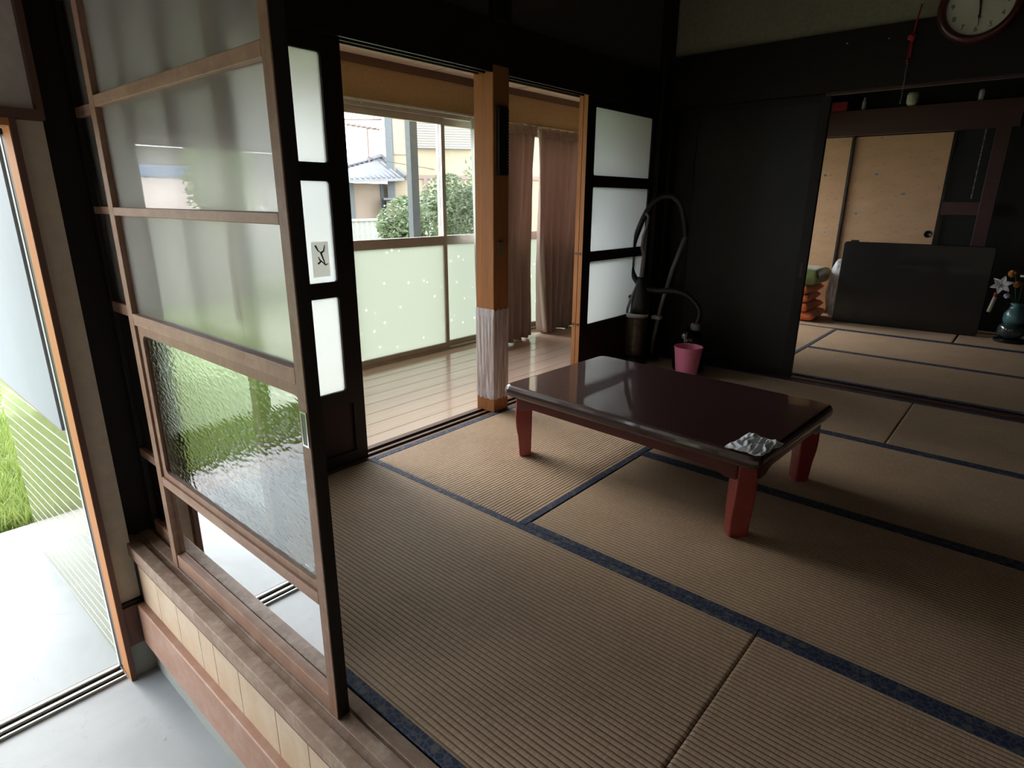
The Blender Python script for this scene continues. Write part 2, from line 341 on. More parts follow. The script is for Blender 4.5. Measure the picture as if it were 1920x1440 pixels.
def B(name, lo, hi, mat, parent=None, bevel=0): return MB().box(lo, hi).build(name, M[mat] if isinstance(mat, str) else mat, parent, bevel)
def tag(o, label=None, cat=None, group=None, kind=None):
    if label: o['label'] = label
    if cat: o['category'] = cat
    if group: o['group'] = group
    if kind: o['kind'] = kind
    return o
def struct(o, label, cat): return tag(o, label, cat, kind='structure')
def thing(name, label, cat, loc=(0, 0, 0), rz=0, group=None, kind=None):
    # an Empty at the thing's base; parts are built in the thing's own frame
    o = bpy.data.objects.new(name, None); COL.objects.link(o); o.empty_display_size = .05
    o.location = loc; o.rotation_euler = (0, 0, rz)
    return tag(o, label, cat, group, kind)
def rrect(u0, u1, v0, v1, r, n=4):
    out = []
    for cx, cy, a in ((u1 - r, v1 - r, 0), (u0 + r, v1 - r, 90), (u0 + r, v0 + r, 180), (u1 - r, v0 + r, 270)):
        for k in range(n + 1):
            t = math.radians(a + 90 * k / n); out.append((cx + r * math.cos(t), cy + r * math.sin(t)))
    return out
def holed(name, outer, holes, thick, plane, at, mat, parent=None, bevel=.0015):
    """a flat frame member with rounded openings; plane 'x' or 'y', centred on coordinate at."""
    cu = bpy.data.curves.new(name, 'CURVE'); cu.dimensions = '2D'; cu.fill_mode = 'BOTH'; cu.extrude = thick / 2 - bevel; cu.bevel_depth = bevel; cu.offset = -bevel
    for loop in [outer] + holes:
        sp = cu.splines.new('POLY'); sp.points.add(len(loop) - 1)
        for q, (a, b) in zip(sp.points, loop): q.co = (a, b, 0, 1)
        sp.use_cyclic_u = True
    t = bpy.data.objects.new('tmp', cu); COL.objects.link(t)
    dg = bpy.context.evaluated_depsgraph_get(); me = bpy.data.meshes.new_from_object(t.evaluated_get(dg)); COL.objects.unlink(t); bpy.data.objects.remove(t)
    for v in me.vertices:
        a, b, c = v.co
        v.co = (at + c, a, b) if plane == 'x' else (a, at + c, b)
    me.materials.clear(); me.materials.append(M[mat]); me.name = name
    bm = bmesh.new(); bm.from_mesh(me); bmesh.ops.remove_doubles(bm, verts=bm.verts, dist=1e-5); bmesh.ops.recalc_face_normals(bm, faces=bm.faces); bm.to_mesh(me); bm.free()
    o = bpy.data.objects.new(name, me); COL.objects.link(o); o.parent = parent
    return o
def text_mesh(name, body, size, mat, parent, mtx, extrude=.0005):
    cu = bpy.data.curves.new(name, 'FONT'); cu.body = body; cu.size = size; cu.extrude = extrude; cu.align_x = 'CENTER'; cu.align_y = 'CENTER'
    t = bpy.data.objects.new('tmp', cu); COL.objects.link(t)
    dg = bpy.context.evaluated_depsgraph_get(); me = bpy.data.meshes.new_from_object(t.evaluated_get(dg)); COL.objects.unlink(t); bpy.data.objects.remove(t)
    me.transform(mtx); me.materials.clear(); me.materials.append(mat)
    o = bpy.data.objects.new(name, me); COL.objects.link(o); o.parent = parent; return o

FZ = -0.52          # genkan / ground level; tatami top is z = 0
CE = 2.55           # ceilings
# ================================================================== SETTING: floors
struct(B('floor', (-1.32, -2.0, FZ - .1), (4.2, -.115, FZ), 'concrete'), 'pale grey cracked concrete floor of the entrance running out to the paving', 'floor')
struct(B('floor', (-.13, 0.0, -.10), (3.75, 7.4, -.052), 'black_wood_x'), 'dark wooden underfloor beneath the tatami mats', 'floor')
vf = struct(B('floor', (-1.40, 0.0, -.05), (-.135, 7.4, -.004), 'veranda_floor'), 'honey brown wooden board floor of the bright veranda', 'floor')
# board joints on the veranda
mb = MB()
for k in range(1, 9): mb.box((-1.36 + k * .14, .03, -.0045), (-1.358 + k * .14, 7.3, -.0032))
j = mb.build('board_joint', M['orange_wood'], vf)
# wandering crack across the outer concrete
gf = bpy.data.objects['floor']
mb = MB()
pts_ = [(-.62 - .045 * k + .010 * math.sin(k * 2.3), -.24 - .05 * k, FZ + .0003) for k in range(12)]
for a, b in zip(pts_, pts_[1:]):
    mb.poly([(a[0] - .0015, a[1], a[2]), (a[0] + .0015, a[1], a[2]), (b[0] + .0015, b[1], b[2]), (b[0] - .0015, b[1], b[2])])
mb.build('crack', M['foundation'], gf)
# metal sliding rail of the entrance
t = struct(thing('trim_1', None, None), 'twin metal door rail set in the concrete at the entrance', 'rail')
B('rail_bed', (-.14, -1.9, FZ), (-.045, -.21, FZ + .004), 'rail_dark', t)
B('rail_strip', (-.118, -1.9, FZ + .004), (-.104, -.21, FZ + .016), 'steel', t, .003)
B('rail_strip', (-.078, -1.9, FZ + .004), (-.064, -.21, FZ + .016), 'steel', t, .003)
B('rail_edge', (-.045, -1.9, FZ), (-.041, -.21, FZ + .012), 'steel', t)

# sill between entrance and tatami room
t = struct(thing('trim_2', None, None), 'worn wooden sill with door grooves above a plank riser and red brown base board', 'sill')
B('sill_plate', (-.095, -.128, -.045), (3.6, -.088, 0.004), 'sill_wood', t, .003)
B('sill_groove_bed', (-.095, -.088, -.045), (3.6, -.068, -.006), 'sill_wood', t)
B('sill_plate', (-.095, -.068, -.045), (3.6, -.034, .000), 'sill_wood', t, .002)
B('sill_groove_bed', (-.095, -.034, -.045), (3.6, -.026, -.006), 'sill_wood', t)
B('sill_plate', (-.095, -.026, -.045), (3.6, .008, -.001), 'sill_wood', t, .002)
B('riser_top_rail', (0.0, -.126, -.052), (3.6, -.05, -.044), 'brown_trim', t)
edges = [0.0, .17, .335, .50, .60, .755, .955, 1.11, 1.215, 1.40, 1.58, 1.8, 2.0, 2.2, 2.4, 2.6, 2.8, 3.0, 3.2, 3.4, 3.6]
for a, b in zip(edges, edges[1:]): B('riser_plank', (a + .0012, -.118, -.235), (b - .0012, -.10, -.048), 'plank', t, .001)
B('riser_backing', (0.0, -.10, -.40), (3.6, -.05, -.046), 'black_wood_x', t)
B('base_board', (0.0, -.142, -.385), (3.6, -.10, -.222), 'base_board', t, .004)
B('foundation_strip', (-.1, -.115, FZ), (3.6, -.0, -.385), 'foundation', t)

# west wall of the entrance: corner post, plaster strip, jamb
struct(MB().box((-.12, -.118, -.40), (0.0, .0, -.046)).box((-.12, -.118, -.046), (-.096, .02, CE)).build('trim_3', M['black_wood'], None, .002), 'shadow-black corner post between the entrance and the glass sliding doors', 'post')  # black puts the shadow on this post into its colour
t = struct(thing('wall_entrance', None, None), 'narrow beige plaster strip of entrance wall above a brown board and stone footing', 'wall')
B('plaster_strip', (-.10, -.187, -.215), (-.035, -.118, 1.372), 'beige_plaster', t)
B('skirting_board', (-.10, -.187, -.385), (-.012, -.118, -.228), 'brown_trim', t)
B('skirting_cap', (-.10, -.187, -.228), (-.02, -.118, -.215), 'black_wood', t)
B('stone_footing', (-.12, -.187, FZ), (-.02, -.115, -.385), 'foundation', t)
t = struct(thing('door_1', None, None), 'open entrance doorway frame with a glowing orange wooden reveal', 'door frame')
B('door_jamb', (-.085, -.203, FZ), (0.0, -.1875, 1.372), 'brown_trim', t)
B('jamb_reveal', (-.085, -.2055, FZ + .003), (-.001, -.2032, 1.355), 'jamb_wood', t)
B('aluminium_post', (-.115, -.205, FZ), (-.0851, -.187, 1.372), 'aluminium_dark', t)
B('aluminium_post', (-.140, -.207, FZ), (-.117, -.187, 1.372), 'aluminium_light', t)
B('door_head', (-.085, -1.9, 1.352), (0.0, -.2034, 1.372), 'jamb_wood', t)
B('aluminium_head', (-.14, -1.9, 1.335), (-.09, -.207, 1.352), 'aluminium_dark', t)
t = struct(thing('wall_entrance_upper', None, None), 'dim grey plaster above the entrance doorway in a brown wooden frame', 'wall')
B('plaster_panel', (-.10, -1.9, 1.40), (-.03, -.135, CE), 'entrance_plaster', t)
B('panel_rail', (-.10, -1.9, 1.373), (.0, -.118, 1.40), 'brown_trim', t)
B('panel_stile', (-.10, -.135, 1.40), (.0, -.118, CE), 'brown_trim', t)
struct(B('wall_entrance_south', (-.14, -2.05, FZ), (4.2, -1.9, CE), 'beige_plaster'), 'beige plaster side wall of the entrance hall', 'wall')
struct(B('wall_entrance_east', (4.2, -2.0, FZ), (4.3, .0, CE), 'beige_plaster'), 'beige plaster end wall of the entrance hall', 'wall')
struct(B('trim_4', (-.095, -.13, 1.745), (3.72, .01, 1.90), 'black_wood_x'), 'dark head beam above the glass sliding doors', 'beam')
struct(B('wall_partition', (-.095, -.09, 1.90), (3.72, -.02, CE), 'green_plaster'), 'plaster wall above the glass sliding doors', 'wall')

# ceilings and outer shell
struct(B('ceiling', (-.12, -2.0, CE), (4.3, 7.5, CE + .1), 'black_wood_x'), 'dark board ceiling over entrance and tatami rooms', 'ceiling')
vc = struct(B('ceiling_veranda', (-1.45, 0.0, 2.045), (-.115, 7.4, 2.10), 'beige_ceiling'), 'pale beige board ceiling of the veranda', 'ceiling')
mb = MB()
for k in range(1, 9): mb.box((-1.40, k * .91 - .18, 2.0435), (-.12, k * .91 - .178, 2.046))
mb.build('board_joint', M['brown_trim'], vc)
struct(B('roof', (-1.75, -2.1, CE + .11), (4.4, 7.6, CE + .2), 'shed_wall'), 'roof slab of the house', 'roof')
struct(B('wall_east', (3.62, 0.0, -.1), (3.72, 7.4, CE), 'black_wood'), 'dark wooden far side wall of the tatami rooms', 'wall')
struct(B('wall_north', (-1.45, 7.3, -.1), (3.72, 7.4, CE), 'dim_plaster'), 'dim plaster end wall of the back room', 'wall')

# wall x = 0 between the room and the veranda
struct(B('trim_5', (-.12, .02, 1.80), (0.0, 3.47, 2.0), 'black_wood_y'), 'black lintel beam above the veranda openings', 'beam')
t = struct(thing('trim_6', None, None), 'grooved door track under the black lintel beam', 'track')
B('track_strip', (-.016, .02, 1.765), (-.002, 3.47, 1.80), 'black_wood_y', t); B('track_strip', (-.062, .02, 1.765), (-.052, 3.47, 1.80), 'black_wood_y', t)
B('track_strip', (-.115, .02, 1.765), (-.100, 3.47, 1.80), 'brown_trim_y', t)
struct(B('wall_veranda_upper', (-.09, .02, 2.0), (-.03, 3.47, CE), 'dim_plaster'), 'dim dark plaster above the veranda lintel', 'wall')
t = struct(thing('trim_7', None, None), 'dark grooved threshold between the tatami and the veranda boards', 'threshold')
B('threshold_strip', (-.135, 0.0, -.05), (-.10, 3.6, -.001), 'brown_trim_y', t, .001)
B('threshold_bed', (-.10, 0.0, -.05), (-.01, 3.6, -.012), 'black_wood_y', t)
B('threshold_strip', (-.068, 0.0, -.012), (-.050, 3.6, -.001), 'brown_trim_y', t, .001)
B('threshold_strip', (-.022, 0.0, -.012), (-.003, 3.6, -.001), 'brown_trim_y', t, .001)
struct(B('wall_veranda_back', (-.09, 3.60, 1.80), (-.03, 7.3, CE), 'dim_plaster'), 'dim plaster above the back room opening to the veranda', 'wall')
# pillar between the two veranda openings
pil = struct(thing('trim_8', None, None), 'square wooden pillar, orange on its window side, between two veranda openings', 'pillar')
B('pillar_shaft', (-.135, 1.745, -.002), (0.0, 1.865, 1.80), 'orange_wood', pil, .004)
struct(B('trim_9', (-.12, 1.75, 1.99), (.012, 1.87, CE), 'black_wood', None, .003), 'black upper pillar rising above the lintel', 'post')
struct(B('trim_10', (-.11, 3.47, -.05), (0.015, 3.60, CE), 'black_wood', None, .003), 'black corner post beside the vacuum cleaners', 'post')

# ------------------------------------------------------------------ wrap on pillar, box and switch on pillar
mb = MB()
def wrap(u, v):
    # runs along the window side face then round onto the room face
    s = u * .255
    z = .075 + v * .515 + .004 * math.sin(u * 40)
    k = .0012 + .0016 * abs(math.sin(u * 31 + 2 * v))
    if s < .135: return (-.135 + s, 1.745 - k, z)
    return (k, 1.745 + (s - .135), z)
mb.grid(68, 24, wrap)
wrapo = mb.build('plastic_wrap', M['film'], None, smooth=True)
tag(wrapo, 'wrinkled clear plastic sheet taped around the foot of the orange pillar', 'plastic sheet')
t = MB().grid(30, 2, lambda u, v: ((-.135 + u * .135, 1.7415, .55 + v * .045) if u <= .9 else (-.0135 + (u - .9) * .16, 1.7415, .55 + v * .045))).build('tape', M['film'], wrapo)
MB().grid(8, 2, lambda u, v: (.0035, 1.742 + u * .12, .545 + v * .04)).build('tape', M['film'], wrapo)
MB().grid(8, 2, lambda u, v: (-.135 + u * .135, 1.741, .095 + v * .04)).build('tape', M['film'], wrapo)
t = thing('narrow_holder', 'slim black ribbed holder hung high on the pillar', 'holder', (0, 0, 0))
B('case', (.0, 1.765, 1.285), (.022, 1.838, 1.615), 'black_plastic', t, .006)
mb = MB()
for k in range(20): mb.box((.004, 1.838, 1.30 + k * .0155), (.018, 1.846, 1.308 + k * .0155))
mb.build('ribbed_edge', M['black_plastic'], t, .001)
t = thing('light_switch', 'small beige wall switch on the dark side of the pillar', 'switch', (0, 0, 0))
B('plate', (.0, 1.772, .885), (.012, 1.822, .955), 'beige_plastic', t, .003); B('rocker', (.012, 1.785, .900), (.016, 1.809, .940), 'beige_plastic', t, .001)

# ================================================================== veranda window wall
def window(name, y0, n, w_, label, shift=0):
    r = struct(thing(name, None, None), label, 'window')
    y1 = y0 + n * w_
    B('window_frame', (-1.41, y0 - .03, 1.745), (-1.31, y1 + .03, 1.785), 'aluminium', r, .002)
    B('window_frame', (-1.41, y0 - .03, -.004), (-1.32, y1 + .03, .012), 'aluminium', r)
    B('window_frame', (-1.41, y0 - .03, .012), (-1.31, y0, 1.745), 'aluminium', r); B('window_frame', (-1.41, y1, .012), (-1.31, y1 + .03, 1.745), 'aluminium', r)
    for k in range(n):
        x = -1.345 if k % 2 else -1.375
        x = -1.345 if (k + shift) % 2 == 0 else -1.378
        a, b = y0 + k * w_ - .018, y0 + (k + 1) * w_ + .018
        s = MB()
        s.box((x - .014, a, .012), (x + .014, a + .036, 1.745)); s.box((x - .014, b - .036, .012), (x + .014, b, 1.745))
        s.box((x - .014, a + .036, .012), (x + .014, b - .036, .055)); s.box((x - .014, a + .036, .832), (x + .014, b - .036, .90)); s.box((x - .014, a + .036, 1.70), (x + .014, b - .036, 1.745))
        so = s.build('sash_frame', M['aluminium'], r, .002)
        B('glass_pane', (x - .003, a + .036, .055), (x + .003, b - .036, .832), 'frosted_blossom', so)
        MB().poly([(x, a + .036, .90), (x, b - .036, .90), (x, b - .036, 1.70), (x, a + .036, 1.70)]).build('glass_pane', M['glass_clear'], so)
    return r
window('window_1', .0, 4, .88, 'veranda window of aluminium sashes, clear above and blossom frosted below', 0)
window('window_2', 3.64, 4, .88, 'veranda window further along, behind curtains and the back room', 1)
wv = struct(B('wall_veranda', (-1.42, 0.0, 1.79), (-1.33, 7.3, 2.05), 'mustard_plaster'), 'mustard brown plaster band above the veranda window', 'wall')
struct(B('trim_11', (-1.33, 0.0, 1.995), (-1.318, 7.3, 2.045), 'brown_trim_y'), 'red brown strip where the plaster band meets the veranda ceiling', 'moulding')
struct(B('wall_foot_veranda', (-1.42, .0, FZ - .1), (-1.30, 7.3, -.05), 'foundation'), 'concrete footing under the veranda window', 'wall')
t = thing('curtain_rail', 'white metal curtain rail with small runners above the window', 'curtain rail')
B('rail', (-1.30, .05, 1.772), (-1.285, 3.3, 1.786), 'aluminium_light', t, .003)
for y in (.6, 1.85, 2.86): B('bracket', (-1.33, y, 1.768), (-1.285, y + .012, 1.782), 'aluminium_light', t)
for y in (1.9, 2.30, 2.82): MB().ball((-1.292, y, 1.765), .006, 8).build('runner', M['aluminium_light'], t)

# veranda end wall: white sheet above polished tile, beside the entrance
t = struct(thing('wall_veranda_end', None, None), 'outer side wall by the entrance, pale sheet above polished diagonal lined tiles', 'wall')
B('tile_dado', (-1.30, -.195, FZ - .02), (-.145, 0.0, .40), 'glazed_tile', t)
B('drip_strip', (-1.75, -.205, .40), (-.145, -.15, .425), 'house_pink', t)
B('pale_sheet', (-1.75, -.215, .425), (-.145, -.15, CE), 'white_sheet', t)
B('inner_wall', (-1.42, -.15, .40), (-.12, 0.0, CE), 'beige_plaster', t)

# ================================================================== sliding doors
def lattice_door(name, x0, y, label, muntin):
    """entrance side sliding door; five panes, the lower two clear and rippled."""
    r = struct(thing(name, None, None), label, 'sliding door')
    x1 = .887 if muntin else x0 + .955; h = .016
    for a, b in ((x0, x0 + .038), (x1 - .033, x1)): B('door_stile', (a, y - h, .0), (b, y + h, 1.76), 'black_wood' if muntin and a == x0 else 'door_wood', r, .002)  # rear door's left stile coloured black to put it in shadow
    B('edge_face', (x1, y - h + .002, .001), (x1 + .0012, y + h - .001, 1.759), 'black_wood', r)  # black for dark lacquer, with the unlit side's shade in the colour
    ia, ib = x0 + .038, x1 - .033
    B('door_rail', (ia, y - .013, .002), (ib, y + .013, .048), 'door_wood_x', r, .002)
    B('door_rail', (ia, y - h, .300), (ib, y + h, .330), 'door_wood_x', r, .002)
    B('door_rail', (ia, y - h, .812), (ib, y + h, .846), 'door_wood_x', r, .002)
    B('door_rail', (ia, y - h, 1.118), (ib, y + h, 1.140), 'door_wood_x', r, .002)
    B('door_rail', (ia, y - h, 1.392), (ib, y + h, 1.420), 'door_wood_x', r, .002)
    B('door_rail', (ia, y - .013, 1.70), (ib, y + .013, 1.76), 'door_wood_x', r, .002)
    if not muntin:
        holed('inner_frame', [(ia, .330), (ib, .330), (ib, .812), (ia, .812)], [rrect(ia + .028, ib - .005, .350, .785, .02)], .018, 'y', y, 'door_wood', r)
    for z0, z1, m in ((.048, .30, 'glass_low'), (.33, .812, 'rippled'), (.846, 1.118, 'frosted_door'), (1.14, 1.392, 'frosted_door'), (1.42, 1.70, 'frosted_door')):
        if m == 'glass_low': MB().poly([(ia, y, z0), (ib, y, z0), (ib, y, z1), (ia, y, z1)]).build('glass_pane', M[m], r)
        else: B('glass_pane', (ia, y - .002, z0), (ib, y + .002, z1), 'frosted_behind' if muntin and m == 'frosted_door' else m, r)
    if muntin:
        for xm in (.125, .385, .638): B('muntin', (xm - .006, y - .025, .846), (xm + .006, y + .004, 1.70), 'brown_trim', r)
    return r
d = lattice_door('door_2', .212, -.050, 'front glass sliding door of brown wood with frosted, rippled and clear panes', False)
B('finger_pull', (1.145, -.0675, .690), (1.160, -.064, .757), 'black_plastic', d)
mb = MB(); mb.box((1.141, -.068, .686), (1.145, -.065, .761)); mb.box((1.160, -.068, .686), (1.164, -.065, .761)); mb.box((1.145, -.068, .686), (1.160, -.065, .690)); mb.box((1.145, -.068, .757), (1.160, -.065, .761))
mb.build('pull_rim', M['chrome'], d)
lattice_door('door_3', -.094, -.012, 'second glass sliding door tucked behind the front one', True)

def room_door(name, y0, x, label, zoff=0, glass='frosted_room'):
    r = struct(thing(name, None, None), label, 'sliding door'); y1 = y0 + .90
    holes = [(.37, .785), (.85, 1.25), (1.32, 1.715)]
    holed('door_frame', [(y0, .002), (y1, .002), (y1, 1.775), (y0, 1.775)], [rrect(y0 + .09, y1 - .09, a + zoff, b + zoff, .012) for a, b in holes] + [rrect(y0 + .06, y1 - .06, .06, .29, .004)], .030, 'x', x, 'black_wood', r)
    B('lower_panel', (x - .005, y0 + .05, .05), (x + .005, y1 - .05, .30), 'red_panel', r)
    for a, b in holes: B('glass_pane', (x - .0025, y0 + .082, a - .008 + zoff), (x + .0025, y1 - .082, b + .008 + zoff), glass, r)
    return r
dl = room_door('door_4', -.012, -.035, 'near black framed frosted sliding door with a bird picture on its glass', -.016)
dr = room_door('door_5', 2.605, -.035, 'far black framed frosted sliding door behind the vacuum cleaners')
dr2 = room_door('door_6', 2.605, -.068, 'second black framed sliding door stacked behind the far one', 0, 'glass_clear')
for d_, x in ((dr, -.035), (dr2, -.068)):
    e = B('edge_strip', (x - .0145, 2.6035, .003), (x + .0145, 2.6065, 1.774), 'orange_wood', d_)
    mb = MB()
    for z in (.385, .845): mb.box((x - .009, 2.602, z - .012), (x + .009, 2.604, z + .004))
    mb.build('joint_end', M['brown_trim'], d_)
# picture stuck on the near door glass
t = thing('glass_sticker', 'grey rectangular bird picture stuck on the middle frosted pane', 'sticker')
MB().poly([(-.032, .694, .858), (-.032, .772, .858), (-.032, .772, 1.0), (-.032, .694, 1.0)]).build('card', M['card'], t)
mb = MB()
for pts in ([(.712, .985), (.722, .965), (.735, .955)], [(.735, .955), (.748, .962), (.755, .985)], [(.735, .955), (.742, .935), (.752, .905)], [(.718, .912), (.735, .922), (.752, .905), (.765, .91)], [(.73, .922), (.722, .94)]):
    mb.tube([(-.0305, a, b) for a, b in pts], [.004] + [.003] * (len(pts) - 2) + [.0015], 6)
mb.build('bird_drawing', M['ink'], t, smooth=True)

# north wall of the tatami room (towards the back room)
YN = 3.60
struct(B('trim_12', (0.0, YN - .005, 1.80), (3.62, YN + .11, 2.12), 'black_wood_x'), 'broad black head beam above the opening to the back room', 'beam')
struct(B('wall_room_upper', (0.0, YN + .02, 2.12), (3.62, YN + .09, CE), 'green_plaster'), 'greenish plaster wall under the ceiling behind the clock', 'wall')
struct(B('trim_13', (1.02, YN + .02, 1.785), (3.62, YN + .05, 1.797), 'dark_red_wood'), 'thin track strip under the head beam of the back room opening', 'track')
t = struct(thing('trim_14', None, None), 'dark threshold between the two tatami rooms', 'threshold')
B('threshold_board', (0.0, 3.60, -.052), (3.62, 3.745, -.006), 'dark_red_wood', t); B('threshold_lip', (0.0, 3.66, -.006), (3.62, 3.685, .001), 'dark_red_wood', t)
t = struct(thing('door_7', None, None), 'plain black wooden sliding panel beside the back room opening', 'sliding door')
B('door_panel', (.19, 3.655, .03), (1.0, 3.672, 1.775), 'black_panel', t)
B('door_stile', (.985, 3.648, .002), (1.045, 3.682, 1.795), 'black_wood', t, .002); B('door_stile', (.16, 3.648, .002), (.20, 3.682, 1.795), 'black_wood', t, .002)
B('door_rail', (.20, 3.648, .002), (.985, 3.682, .045), 'black_wood_x', t, .002); B('door_rail', (.20, 3.648, 1.75), (.985, 3.682, 1.795), 'black_wood_x', t, .002)
B('finger_pull', (1.008, 3.646, .69), (1.022, 3.649, .78), 'black_plastic', t)
struct(B('trim_18', (.0, 3.60, 1.797), (3.62, 3.73, 1.80), 'black_wood_x'), 'black filler strip added over the sliding panels against a light leak', 'track')  # filler added to stop light leaking in above the panels
t = struct(thing('door_8', None, None), 'second black sliding panel behind, next to the corner post', 'sliding door')
B('door_panel', (.02, 3.70, -.005), (.82, 3.715, 1.797), 'black_panel', t); B('door_stile', (.0, 3.694, .002), (.03, 3.722, 1.795), 'black_wood', t)
struct(B('trim_15', (.0, 3.60, .0), (.035, 3.69, 1.80), 'black_wood'), 'black door post strip in the corner', 'post')

# ================================================================== tatami mats
GAP = .002
def tatami(cx, cy, L, W_, along, label, group, borders=(1, 1)):
    r = thing('tatami_mat', label, 'tatami mat', (cx, cy, -.05), 0 if along == 'x' else PI / 2, group)
    bw = .032; L -= GAP; W_ -= GAP; pitch = .0155
    mb = MB(); prof = []
    a, b = -W_ / 2 + (bw * .5 if borders[0] else 0), W_ / 2 - (bw * .5 if borders[1] else 0)
    k0 = math.ceil(a / pitch); y = a; prof.append((a, .0485))
    n = int((b - a) / pitch)
    ys = [a]; k = math.floor(a / pitch)
    while k * pitch < b:
        for q in (0, .12, .3, .5, .7, .88):
            yy = (k + q) * pitch
            if a < yy < b: prof.append((yy, .0480 + .0019 * math.sqrt(max(0, 1 - (2 * q - 1) ** 2))))
        k += 1
    prof.append((b, .0485))
    bm = mb.bm; xs = [-L / 2, -L / 2 + .006, -L / 2 + .010, L / 2 - .010, L / 2 - .006, L / 2]
    rows = [[bm.verts.new((x, yy, zz - (.004 if x in (xs[0], xs[-1]) else 0))) for x in xs] for yy, zz in prof]
    for ra, rb in zip(rows, rows[1:]):
        for i in range(5): bm.faces.new((ra[i], ra[i + 1], rb[i + 1], rb[i]))
    bmesh.ops.recalc_face_normals(bm, faces=bm.faces)
    if rows and bm.faces: 
        bm.faces.ensure_lookup_table()
        if bm.faces[0].normal.z < 0: bmesh.ops.reverse_faces(bm, faces=bm.faces)
    o = mb.build('reed_surface', M['reed'], r, normals=False, smooth=True)
    B('straw_core', (-L / 2, -W_ / 2, 0), (L / 2, W_ / 2, .044), 'reed', r)
    for s, on in zip((-1, 1), borders):
        if not on: continue
        y0, y1 = sorted((s * W_ / 2, s * (W_ / 2 - bw)))
        B('cloth_border', (-L / 2, y0, .01), (L / 2, y1, .0512), 'brocade', r, .0018)
    return r
G1 = 'tatami mats of the front room'
X1, X2 = .932, 1.799; Y1, Y2, Y3, Y4 = .9, 1.797, 2.687, 3.597
tatami(X2 / 2 + .0, (Y1 + .012) / 2, X2, Y1 - .012, 'x', 'shaded tatami mat just inside the front glass sliding door', G1)
tatami((X2 + 3.6) / 2, (Y1 + .012) / 2, 3.6 - X2, Y1 - .012, 'x', 'tatami mat beside the open doorway, across the short seam from the front table leg', G1)
tatami(X1 / 2, (Y1 + Y3) / 2, Y3 - Y1, X1, 'y', 'brightly lit ribbed tatami mat between the pillar and the table', G1)
tatami((X1 + 2.72) / 2, (Y1 + Y2) / 2, 2.72 - X1, Y2 - Y1, 'x', 'tatami mat under the front edge of the low table', G1)
tatami((X1 + 2.72) / 2, (Y2 + Y3) / 2, 2.72 - X1, Y3 - Y2, 'x', 'tatami mat under the back edge of the low table', G1)
tatami((2.72 + 3.6) / 2, (Y1 + Y3) / 2, Y3 - Y1, 3.6 - 2.72, 'y', 'tatami mat lying crosswise at the dark side of the room', G1)
tatami(1.787 / 2, (Y3 + Y4) / 2, 1.787, Y4 - Y3, 'x', 'tatami mat carrying the pink bin and vacuum cleaners', G1)
tatami((1.787 + 3.6) / 2, (Y3 + Y4) / 2, 3.6 - 1.787, Y4 - Y3, 'x', 'tatami mat in front of the wide threshold to the back room', G1)
G2 = 'tatami mats of the back room'
tatami(.43, 4.74, 1.93, .86, 'y', 'pale lit back room mat nearest the black sliding panel', G2)
tatami(1.76, 4.245, 1.80, .955, 'x', 'back room mat just beyond the threshold', G2)
tatami(3.14, 4.70, 1.93, .92, 'y', 'back room mat at the far dark side', G2)
tatami(1.76, 5.205, 1.80, .955, 'x', 'back room mat in the middle row', G2)
tatami(.88, 6.145, 1.76, .87, 'x', 'back room mat beneath the orange cushions', G2)
tatami(2.68, 6.145, 1.82, .87, 'x', 'back room mat beneath the flower vase', G2)

# ================================================================== low table
tb = thing('low_table', 'long low dark red lacquered table with bowed legs standing on the tatami', 'table', (1.043, 1.705, 0), math.radians(-2.8))
HX, HY, TZ = .602, .393, .35
mb = MB(); out = rrect(-HX, HX, -HY, HY, .035, 6)
prof = [(-.014, .296), (-.004, .299), (.0, .308), (.002, .320), (.0, .332), (-.005, .343), (-.013, .3495), (-.020, TZ)]
rings = []
for off, z in prof:
    sx = (HX + off) / HX; sy = (HY + off) / HY
    rings.append([mb.bm.verts.new((x * sx, y * sy, z)) for x, y in out])
for a, b in zip(rings, rings[1:]):
    for k in range(len(a)): mb.bm.faces.new((a[k], a[(k + 1) % len(a)], b[(k + 1) % len(a)], b[k]))
mb.bm.faces.new(rings[0][::-1]); mb.bm.faces.new(rings[-1])
mb.build('tabletop', M['lacquer'], tb)
def apron(a, b, y, axis):
    n = 24; pts = []
    for k in range(n + 1):
        u = a + (b - a) * k / n; e = min(u - a, b - u)
        z = .240 if e < .05 else (.240 + .020 * min(1, (e - .05) / .04))
        pts.append((u, z))
    poly = [(a, .298)] + pts + [(b, .298)]
    if axis == 'x': MB().prism([(u, y, z) for u, z in poly], (0, .02, 0)).build('apron', M['lacquer_apron_shade'], tb)
    else: MB().prism([(y, u, z) for u, z in poly], (.02, 0, 0)).build('apron', M['lacquer_apron_shade'], tb)
apron(-HX + .08, HX - .08, -HY + .014, 'x'); apron(-HX + .08, HX - .08, HY - .042, 'x')
apron(-HY + .08, HY - .08, -HX + .022, 'y'); apron(-HY + .08, HY - .08, HX - .042, 'y')
